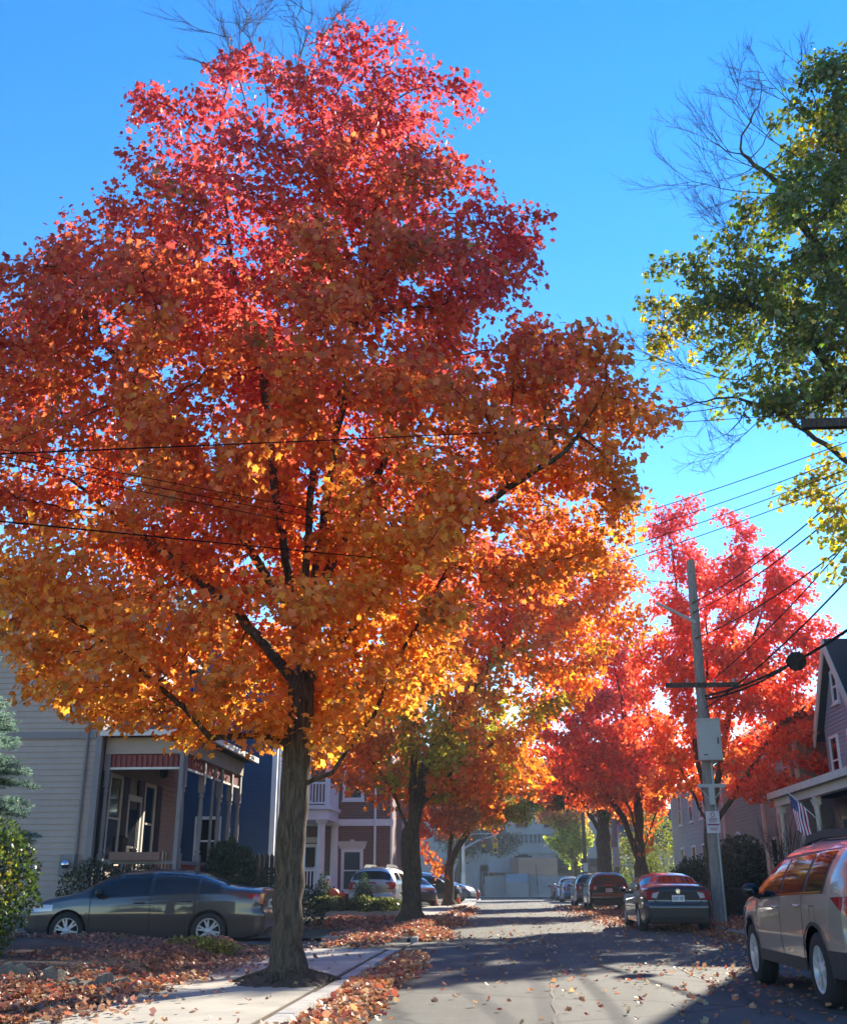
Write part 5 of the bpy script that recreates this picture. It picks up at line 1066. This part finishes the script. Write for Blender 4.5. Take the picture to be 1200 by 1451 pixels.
SEDAN = dict(L=4.62, W=1.80, top=[(0,.97),(.03,1.045),(.10,1.085),(.55,1.12),(.75,1.16),(1.25,1.345),(1.65,1.415),(2.2,1.435),(2.75,1.40),(3.15,1.26),(3.55,1.04),(3.75,.98),(4.2,.90),(4.5,.78),(4.60,.66),(4.62,.58)],
  belt=[(0,.93),(.6,.98),(1.6,.96),(3.0,.905),(3.6,.88),(4.3,.76),(4.62,.55)], plan=[(0,.80),(.05,.87),(.2,.945),(.5,.985),(1.2,1),(3.2,1),(3.9,.975),(4.3,.90),(4.52,.78),(4.62,.60)], sill=.22, wheels=(1.02,3.70), R=.325, ra=.375)
WAGON = dict(L=4.82, W=1.84, top=[(0,1.02),(.03,1.07),(.06,1.13),(.34,1.50),(.52,1.575),(1.0,1.61),(2.0,1.625),(2.7,1.585),(3.05,1.48),(3.55,1.16),(3.75,1.07),(4.3,.98),(4.62,.86),(4.79,.72),(4.82,.62)],
  belt=[(0,.99),(.4,1.055),(1.6,1.03),(3.0,.985),(3.6,.955),(4.4,.86),(4.82,.6)], plan=[(0,.82),(.05,.88),(.2,.95),(.5,.99),(1.2,1),(3.3,1),(4.0,.98),(4.45,.91),(4.7,.80),(4.82,.62)], sill=.30, wheels=(1.00,3.745), R=.345, ra=.405)
SUV = dict(L=4.70, W=1.88, top=[(0,1.05),(.025,1.11),(.05,1.18),(.24,1.55),(.42,1.64),(1.0,1.685),(2.0,1.69),(2.6,1.65),(2.95,1.53),(3.45,1.20),(3.65,1.11),(4.2,1.03),(4.5,.92),(4.67,.78),(4.70,.66)],
  belt=[(0,1.02),(.4,1.08),(1.6,1.06),(3.0,1.02),(3.5,1.0),(4.3,.9),(4.7,.64)], plan=[(0,.84),(.05,.90),(.2,.96),(.5,.99),(1.2,1),(3.3,1),(3.9,.98),(4.35,.92),(4.6,.82),(4.7,.66)], sill=.30, wheels=(.95,3.62), R=.36, ra=.42)
K_SED = dict(glass=[(.85,1.22),(1.27,2.10),(2.18,3.30)], wind=(2.85,3.58), back=(.70,1.42), seams=(1.30,2.14,3.28), handles=(1.48,2.36), mirror=3.10, tail=(.80,.98), plate=.80, badge=.965, valance=.36, head=.64, gtop=.82)
K_WAG = dict(flap=True, glass=[(.70,1.26),(1.36,2.22),(2.30,3.30)], wind=(2.80,3.58), back=(.085,.30), bphi=32, seams=(1.38,2.26,3.35), handles=(1.55,2.45), mirror=3.16, tail=(.80,1.03), tlen=.42, plate=.84, valance=.36, cladding=.42, rails=(.55,2.75), head=.72, gtop=.80)
K_SUV = dict(glass=[(.50,1.22),(1.30,2.10),(2.18,3.15)], wind=(2.70,3.46), back=(.07,.22), bphi=32, seams=(1.32,2.14,3.2), handles=(1.48,2.36), mirror=3.02, tail=(.86,1.14), tlen=.26, plate=.88, valance=.45, head=.78, gtop=.80)
P_BRONZE = paint('bronze_car_paint', (.38,.325,.265), .35, .28); P_GRAPH = paint('graphite_car_paint', (.022,.024,.028), .15, .3); P_DGREY = paint('grey_brown_car_paint', (.042,.033,.033), .12, .33)
P_BLACK = paint('black_car_paint', (.012,.012,.014), .2, .2); P_SILV = paint('silver_car_paint', (.50,.51,.51), .7, .28); P_NAVY = paint('navy_car_paint', (.02,.045,.11), .5, .28); P_BLUE = paint('steel_blue_car_paint', (.06,.13,.24), .5, .3); P_WHITE = paint('white_car_paint', (.72,.73,.73), .0, .3); P_MAROON = paint('maroon_car_paint', (.10,.018,.02), .4, .3)
def car(spec): return Car(**spec)
make_car('estate_car', 'bronze wagon with black roof rails and grey plastic cladding parked nearest on the right', 'car', (3.93,12.93,.015), R_(.8), car(WAGON), P_BRONZE, dict(K_WAG, blackmirror=True))
make_car('saloon_car', 'graphite saloon with wide red tail lamps and number plate, parked beside the cabinet pole', 'car', (4.25,30.75,.01), R_(1.2), car(SEDAN), P_GRAPH, dict(K_SED, lid=.66, lip=True), tails='C')
make_car('saloon_car', 'grey brown saloon standing side on in the driveway before the clapboard house', 'car', (-6.82,21.6,-.0), R_(91.5), car(SEDAN), P_DGREY, dict(K_SED, blackmirror=True, badge=None), spokes=6, rimr=.225)
make_car('suv_car', 'glossy black crossover parked ahead of the graphite saloon', 'car', (4.66,53.2,.0), 0, car(SUV), P_BLACK, K_SUV)
make_car('suv_car', 'dark grey sport utility car with bright roof ahead of the black crossover', 'car', (4.55,61.5,.0), 0, car(SUV), paint('slate_car_paint', (.11,.115,.12), .6, .3), dict(K_SUV, rails=(.55,2.7)))
make_car('saloon_car', 'steel blue saloon with red tail lamps, third beyond the black crossover', 'car', (4.55,75.5,.0), 0, car(SEDAN), P_BLUE, K_SED)
make_car('suv_car', 'white sport utility car ahead of the steel blue saloon', 'car', (4.75,84.5,.0), 0, car(SUV), P_WHITE, K_SUV)
make_car('saloon_car', 'small maroon saloon at the far end of the right kerb', 'car', (4.6,91.5,.0), 0, car(SEDAN), P_MAROON, dict(K_SED, badge=None))
make_car('suv_car', 'silver sport utility car with dark rear glass parked by the brick house corner', 'car', (-4.62,43.3,.09), R_(-7), car(SUV), P_SILV, dict(K_SUV, rails=(.55,2.7)), group='cars in the corner lot')
make_car('suv_car', 'black crossover in the corner lot between second and third maple trunks', 'car', (-4.6,62.0,.09), R_(-50), car(SUV), P_BLACK, K_SUV, group='cars in the corner lot')
make_car('suv_car', 'navy sport utility car nosing out behind the third maple trunk', 'car', (-4.2,68.2,.09), R_(-104), car(SUV), P_NAVY, K_SUV, group='cars in the corner lot')
make_car('saloon_car', 'small dark saloon half hidden by the second maple trunk', 'car', (-4.9,58.6,.09), R_(-160), car(SEDAN), P_DGREY, dict(K_SED, badge=None), group='cars in the corner lot')
# ------------------------------------------------------------------ poles, wires, street furniture
t = thing('utility_pole', (6.0,32.3,.12), 'weathered grey utility pole carrying a grey steel cabinet, beside the graphite saloon', 'pole', 'utility poles on the right kerb')
mb = MB(); mb.tube([(6.0,32.3,.0),(6.0,32.3,5),(6.03,32.3,10.7)], [.19,.165,.125], 16); mb.build('shaft', M['wood_pole'], t)
mb = MB(); mb.box(5.72,6.36,31.72,32.06,4.53,5.68); mb.box(5.69,6.39,31.69,32.09,5.68,5.72); cb = mb.build('cabinet', M['grey_metal'], t)
mb = MB(); mb.box(5.755,6.325,31.705,31.719,4.57,5.64); dr = mb.build('cabinet_door', M['grey_metal'], cb)
mb = MB(); mb.box(6.24,6.27,31.66,31.704,4.98,5.16); mb.build('latch', M['black'], dr); mb = MB(); mb.box(5.82,5.95,31.698,31.704,4.66,4.69); mb.build('name_tag', M['black'], dr)
mb = MB(); mb.box(5.85,6.15,32.07,32.15,4.7,5.5); mb.build('cabinet_bracket', M['galv'], t)
mb = MB(); mb.box(4.95,7.1,32.10,32.16,6.70,6.84); mb.build('crossarm', M['wood_dark'], t)
mb = MB(); mb.tube([(6.0,32.2,8.7),(5.4,32.2,9.05),(4.85,32.2,9.35)], [.055,.05,.045], 8); mb.build('side_arm', M['grey_metal'], t)
mb = MB(); mb.box(5.62,6.42,31.98,32.06,3.78,3.88); mb.tube([(5.68,32.02,3.78),(5.95,32.1,3.45)], .02, 6); mb.tube([(6.36,32.02,3.78),(6.08,32.1,3.45)], .02, 6); mb.box(5.93,6.08,31.98,32.1,3.3,3.78); mb.build('bracket', M['grey_metal'], t)
mb = MB(); mb.tube([(6.12,32.16,.1),(6.1,32.16,4.5)], .035, 8); mb.build('conduit', M['grey_metal'], t)
mb = MB(); mb.box(5.80,6.18,32.085,32.10,2.52,3.12); sg_ = mb.build('parking_sign', mat('sign_white', (.62,.58,.60), .5), t)
mb = MB(); mb.tube([(5.99+.055*math.cos(a),32.078,3.03+.055*math.sin(a)) for a in np.linspace(0,6.283,17)], .01, 5, caps=False)
for z0, h_, a, b in ((2.92,.02,-.10,.10),(2.87,.025,-.13,.13),(2.82,.02,-.11,.09),(2.73,.045,-.16,.16),(2.65,.02,-.12,.12),(2.60,.02,-.09,.10)): mb.box(5.99+a,5.99+b,32.08,32.0845,z0,z0+h_)
mb.build('sign_lettering', mat('sign_maroon', (.20,.03,.09), .5), sg_)
for x in (5.1,5.6,6.4,6.95): mb = MB(); mb.lathe((x,32.13,6.84), [(.025,0),(.05,.03),(.03,.06),(.05,.09),(.02,.12)], 8); mb.build('insulator', M['grey_metal'], t)
t = thing('utility_pole', (6.75,20.5,.12), 'near utility pole with dark crossarm, its shaft just beyond the right edge', 'pole', 'utility poles on the right kerb')
mb = MB(); mb.tube([(8.1,20.9,0),(8.1,20.9,11.6)], [.2,.14], 14); mb.build('shaft', M['wood_dark'], t)
mb = MB(); mb.box(6.38,9.8,20.55,20.72,10.05,10.24); mb.build('crossarm', M['wood_dark'], t)
for x in (6.6,7.3,8.8,9.6): mb = MB(); mb.lathe((x,20.63,10.24), [(.03,0),(.06,.04),(.03,.08),(.06,.12),(.02,.16)], 8); mb.build('insulator', M['grey_metal'], t)
for x, y, h_, lb in ((5.95,60,9,'far utility pole with pale notice beside the thick tree trunk'),(5.95,83,8.5,'farthest dark utility pole with white notice, left of the far gable house')):
    t = thing('utility_pole', (x,y,.12), lb, 'pole', 'utility poles on the right kerb'); mb = MB(); mb.tube([(x,y,0),(x,y,h_)], [.17,.12], 10); mb.build('shaft', M['wood_pole'] if y < 70 else M['wood_dark'], t)
    mb = MB(); mb.box(x-.17,x+.17,y-.20,y-.17,2.0,3.0 if y < 70 else 2.6); mb.build('notice', M['grey_metal'], t)
    mb = MB(); mb.box(x-1,x+1,y-.2,y-.1,h_-.9,h_-.76); mb.build('crossarm', M['wood_dark'], t)
def wire(label, a, b, sag, r, seed=0, name='overhead_wire', n=26):
    a, b = Vector(a), Vector(b); mb = MB(); mb.tube([a+(b-a)*(i/n)+Vector((0,0,-4*sag*(i/n)*(1-i/n))) for i in range(n+1)], r, 5)
    o = mb.build(name, M['wire']); return tag(o, label, 'wire', 'overhead wires')
wire('single thin wire crossing the street highest, in front of the tallest maple crown', (6.6,20.63,10.4), (-3.35,5.84,3.65), .05, .006)
wire('thin wire crossing the lower crown of the tallest maple to the left edge', (5.52,32.3,10.0), (-3.23,5.55,3.16), .05, .006)
for i in range(3): wire('one of the bundle of thin wires from crossing to the upper left edge', (5.7,32.3,10.2-.3*i), (-4.07,6.83,4.23-.05*i), .05, .0045)
for i, (z0, z1) in enumerate(((12.3,9.75),(11.75,9.45),(11.35,9.2),(10.95,8.95))): wire('one of the parallel thin wires running from red maple top to the right edge', (-4.0,36+i*.4,z0-.6), (8.4,20.4,z1+.35), .5, .011)
for i, (px, z0, z1) in enumerate(((5.1,9.3,9.5),(5.6,9.0,9.1),(6.4,8.2,8.2))): wire('long wire from the cabinet pole up towards the near pole', (5.95,32.2,z0), (8.0-.1*i,20.8,z1), .25, .018)
wire('wire slanting from the cabinet pole crossarm to the right edge', (6.4,32.13,6.95), (8.05,20.6,8.75), .2, .016); wire('wire slanting from the lower cabinet pole to the right edge above the thick cable', (6.1,32.2,6.1), (8.05,20.7,8.0), .25, .022)
wire('thick black cable bearing the round splice case, from cabinet pole to right edge', (6.1,32.2,6.45), (8.9,20.85,7.35), .45, .038)
wire('thick black cable bearing the round splice case, from cabinet pole to right edge', (6.12,32.2,6.36), (7.28,27.4,6.36), .12, .03)
t = thing('splice_case', (7.42,26.9,6.42), 'round black splice case hanging on the thick cable before the red maple', 'splice case')
mb = MB(); 
mb.lathe((0,0,0), [(.0,-.16),(.17,-.15),(.235,-.06),(.235,.06),(.17,.15),(.0,.16)], 20, axis='y'); mb.tube([(-.2,-.1,.02),(-.2,.1,.02)], .05, 8)
SPL = mb.build('case', M['wire'], t, local=True)
# traffic signal at the crossing
t = thing('traffic_signal', (-2.95,80.5,.1), 'grey traffic signal with mast arm and yellow signal heads at the crossing', 'traffic light')
mb = MB(); mb.lathe((-2.95,80.5,.1), [(.18,0),(.15,.1),(.11,.5),(.09,5.0)], 12); mb.build('pole', M['galv'], t)
mb = MB(); mb.tube([(-2.95,80.5,3.55),(-1.9,80.5,4.1),(-.5,80.5,4.5)], [.07,.06,.05], 8); mb.tube([(-2.95,80.5,4.5),(-1.9,80.5,4.6),(-.5,80.5,4.6)], .03, 6); mb.build('mast_arm', M['galv'], t)
mb = MB(); mb.box(-3.06,-2.84,80.36,80.42,1.9,2.4); mb.build('push_box', M['grey_metal'], t)
for x, z, a in ((-.62,3.75,.5),(-1.45,3.75,0)):
    mb = MB(); ca, sa = math.cos(a), math.sin(a)
    mb.box(x-.17,x+.17,80.35,80.6,z-.5,z+.5); mb.tube([(x,80.5,z+.5),(x,80.5,z+.85)], .03, 6); hd = mb.build('signal_head', M['amber'] if a else M['black'], t)
    for k, mm in ((.31,'tail_red'),(0,'amber'),(-.31,'black')): mb = MB(); mb.lathe((x,80.35,z+k), [(.12,0),(.12,-.03),(.0,-.05)], 12, axis='y'); mb.tube([(x+.135*math.cos(q),80.25,z+k+.135*math.sin(q)) for q in np.linspace(-.2,3.34,9)], .02, 5); mb.build('lens', M[mm], hd)
# lamp post and signboard by the brick house
t = thing('sign_post', (-4.05,50.4,.1), 'white post with small hanging lantern sign in front of the brick house corner', 'sign post')
mb = MB(); mb.box(-4.75,-4.62,50.3,50.42,.1,4.0); mb.box(-4.18,-4.04,50.3,50.42,.1,4.0); mb.build('post', M['white_trim'], t)
mb = MB(); mb.box(-4.85,-4.35,50.26,50.46,3.45,3.95); mb.build('sign_box', M['cream_trim'], t); mb = MB(); mb.tube([(-4.62,50.36,3.3),(-4.4,50.36,2.9),(-4.3,50.36,2.4)], .03, 6); mb.build('bracket', M['black'], t)
for x, y, lb in ((-3.6,58.1,'taller orange traffic cone left of the third maple trunk'),(-2.62,62.6,'orange traffic cone right of the third maple trunk')):
    t = thing('traffic_cone', (x,y,.1), lb, 'traffic cone', 'traffic cones by the third maple'); mb = MB(); mb.box(x-.18,x+.18,y-.18,y+.18,.1,.14); mb.build('base', M['black'], t)
    mb = MB(); mb.lathe((x,y,.14), [(.15,0),(.055,.62),(.035,.64),(.0,.64)], 16); cn = mb.build('cone', M['orange'], t)
    mb = MB(); mb.lathe((x,y,.14), [(.103,.31),(.080,.46)], 16, caps=False); mb.build('reflective_band', M['white_trim'], cn)
t = thing('fire_hydrant', (-1.9,79.2,.0), 'red fire hydrant at the far left corner of the crossing', 'hydrant'); mb = MB()
mb.lathe((-1.9,79.2,0), [(.17,0),(.17,.05),(.11,.07),(.11,.5),(.15,.52),(.15,.56),(.12,.6),(.09,.7),(.03,.74),(.03,.8),(.0,.8)], 16); mb.build('barrel', M['hydrant_red'], t)
for s in (-1,1): mb = MB(); mb.lathe((-1.9+s*.11,79.2,.42), [(.07,0),(.07,s*.08),(.0,s*.1)], 10, axis='x'); mb.build('outlet', M['hydrant_red'], t)
# ------------------------------------------------------------------ the air
mb = MB(); mb.box(-302, 302, -62, 422, -1.05, 27); hz = mb.build('haze', None, None)
hm = bpy.data.materials.new('haze_air'); hm.use_nodes = True; ht = hm.node_tree; ht.nodes.clear()
ho = ht.nodes.new('ShaderNodeOutputMaterial'); hv = ht.nodes.new('ShaderNodeVolumePrincipled'); hv.inputs['Color'].default_value = (.86,.92,1,1); hv.inputs['Density'].default_value = .0006; hv.inputs['Anisotropy'].default_value = .2
ht.links.new(hv.outputs[0], ho.inputs['Volume']); hz.data.materials.clear(); hz.data.materials.append(hm); tag(hz, 'thin bright air over the street', 'haze', kind='stuff')
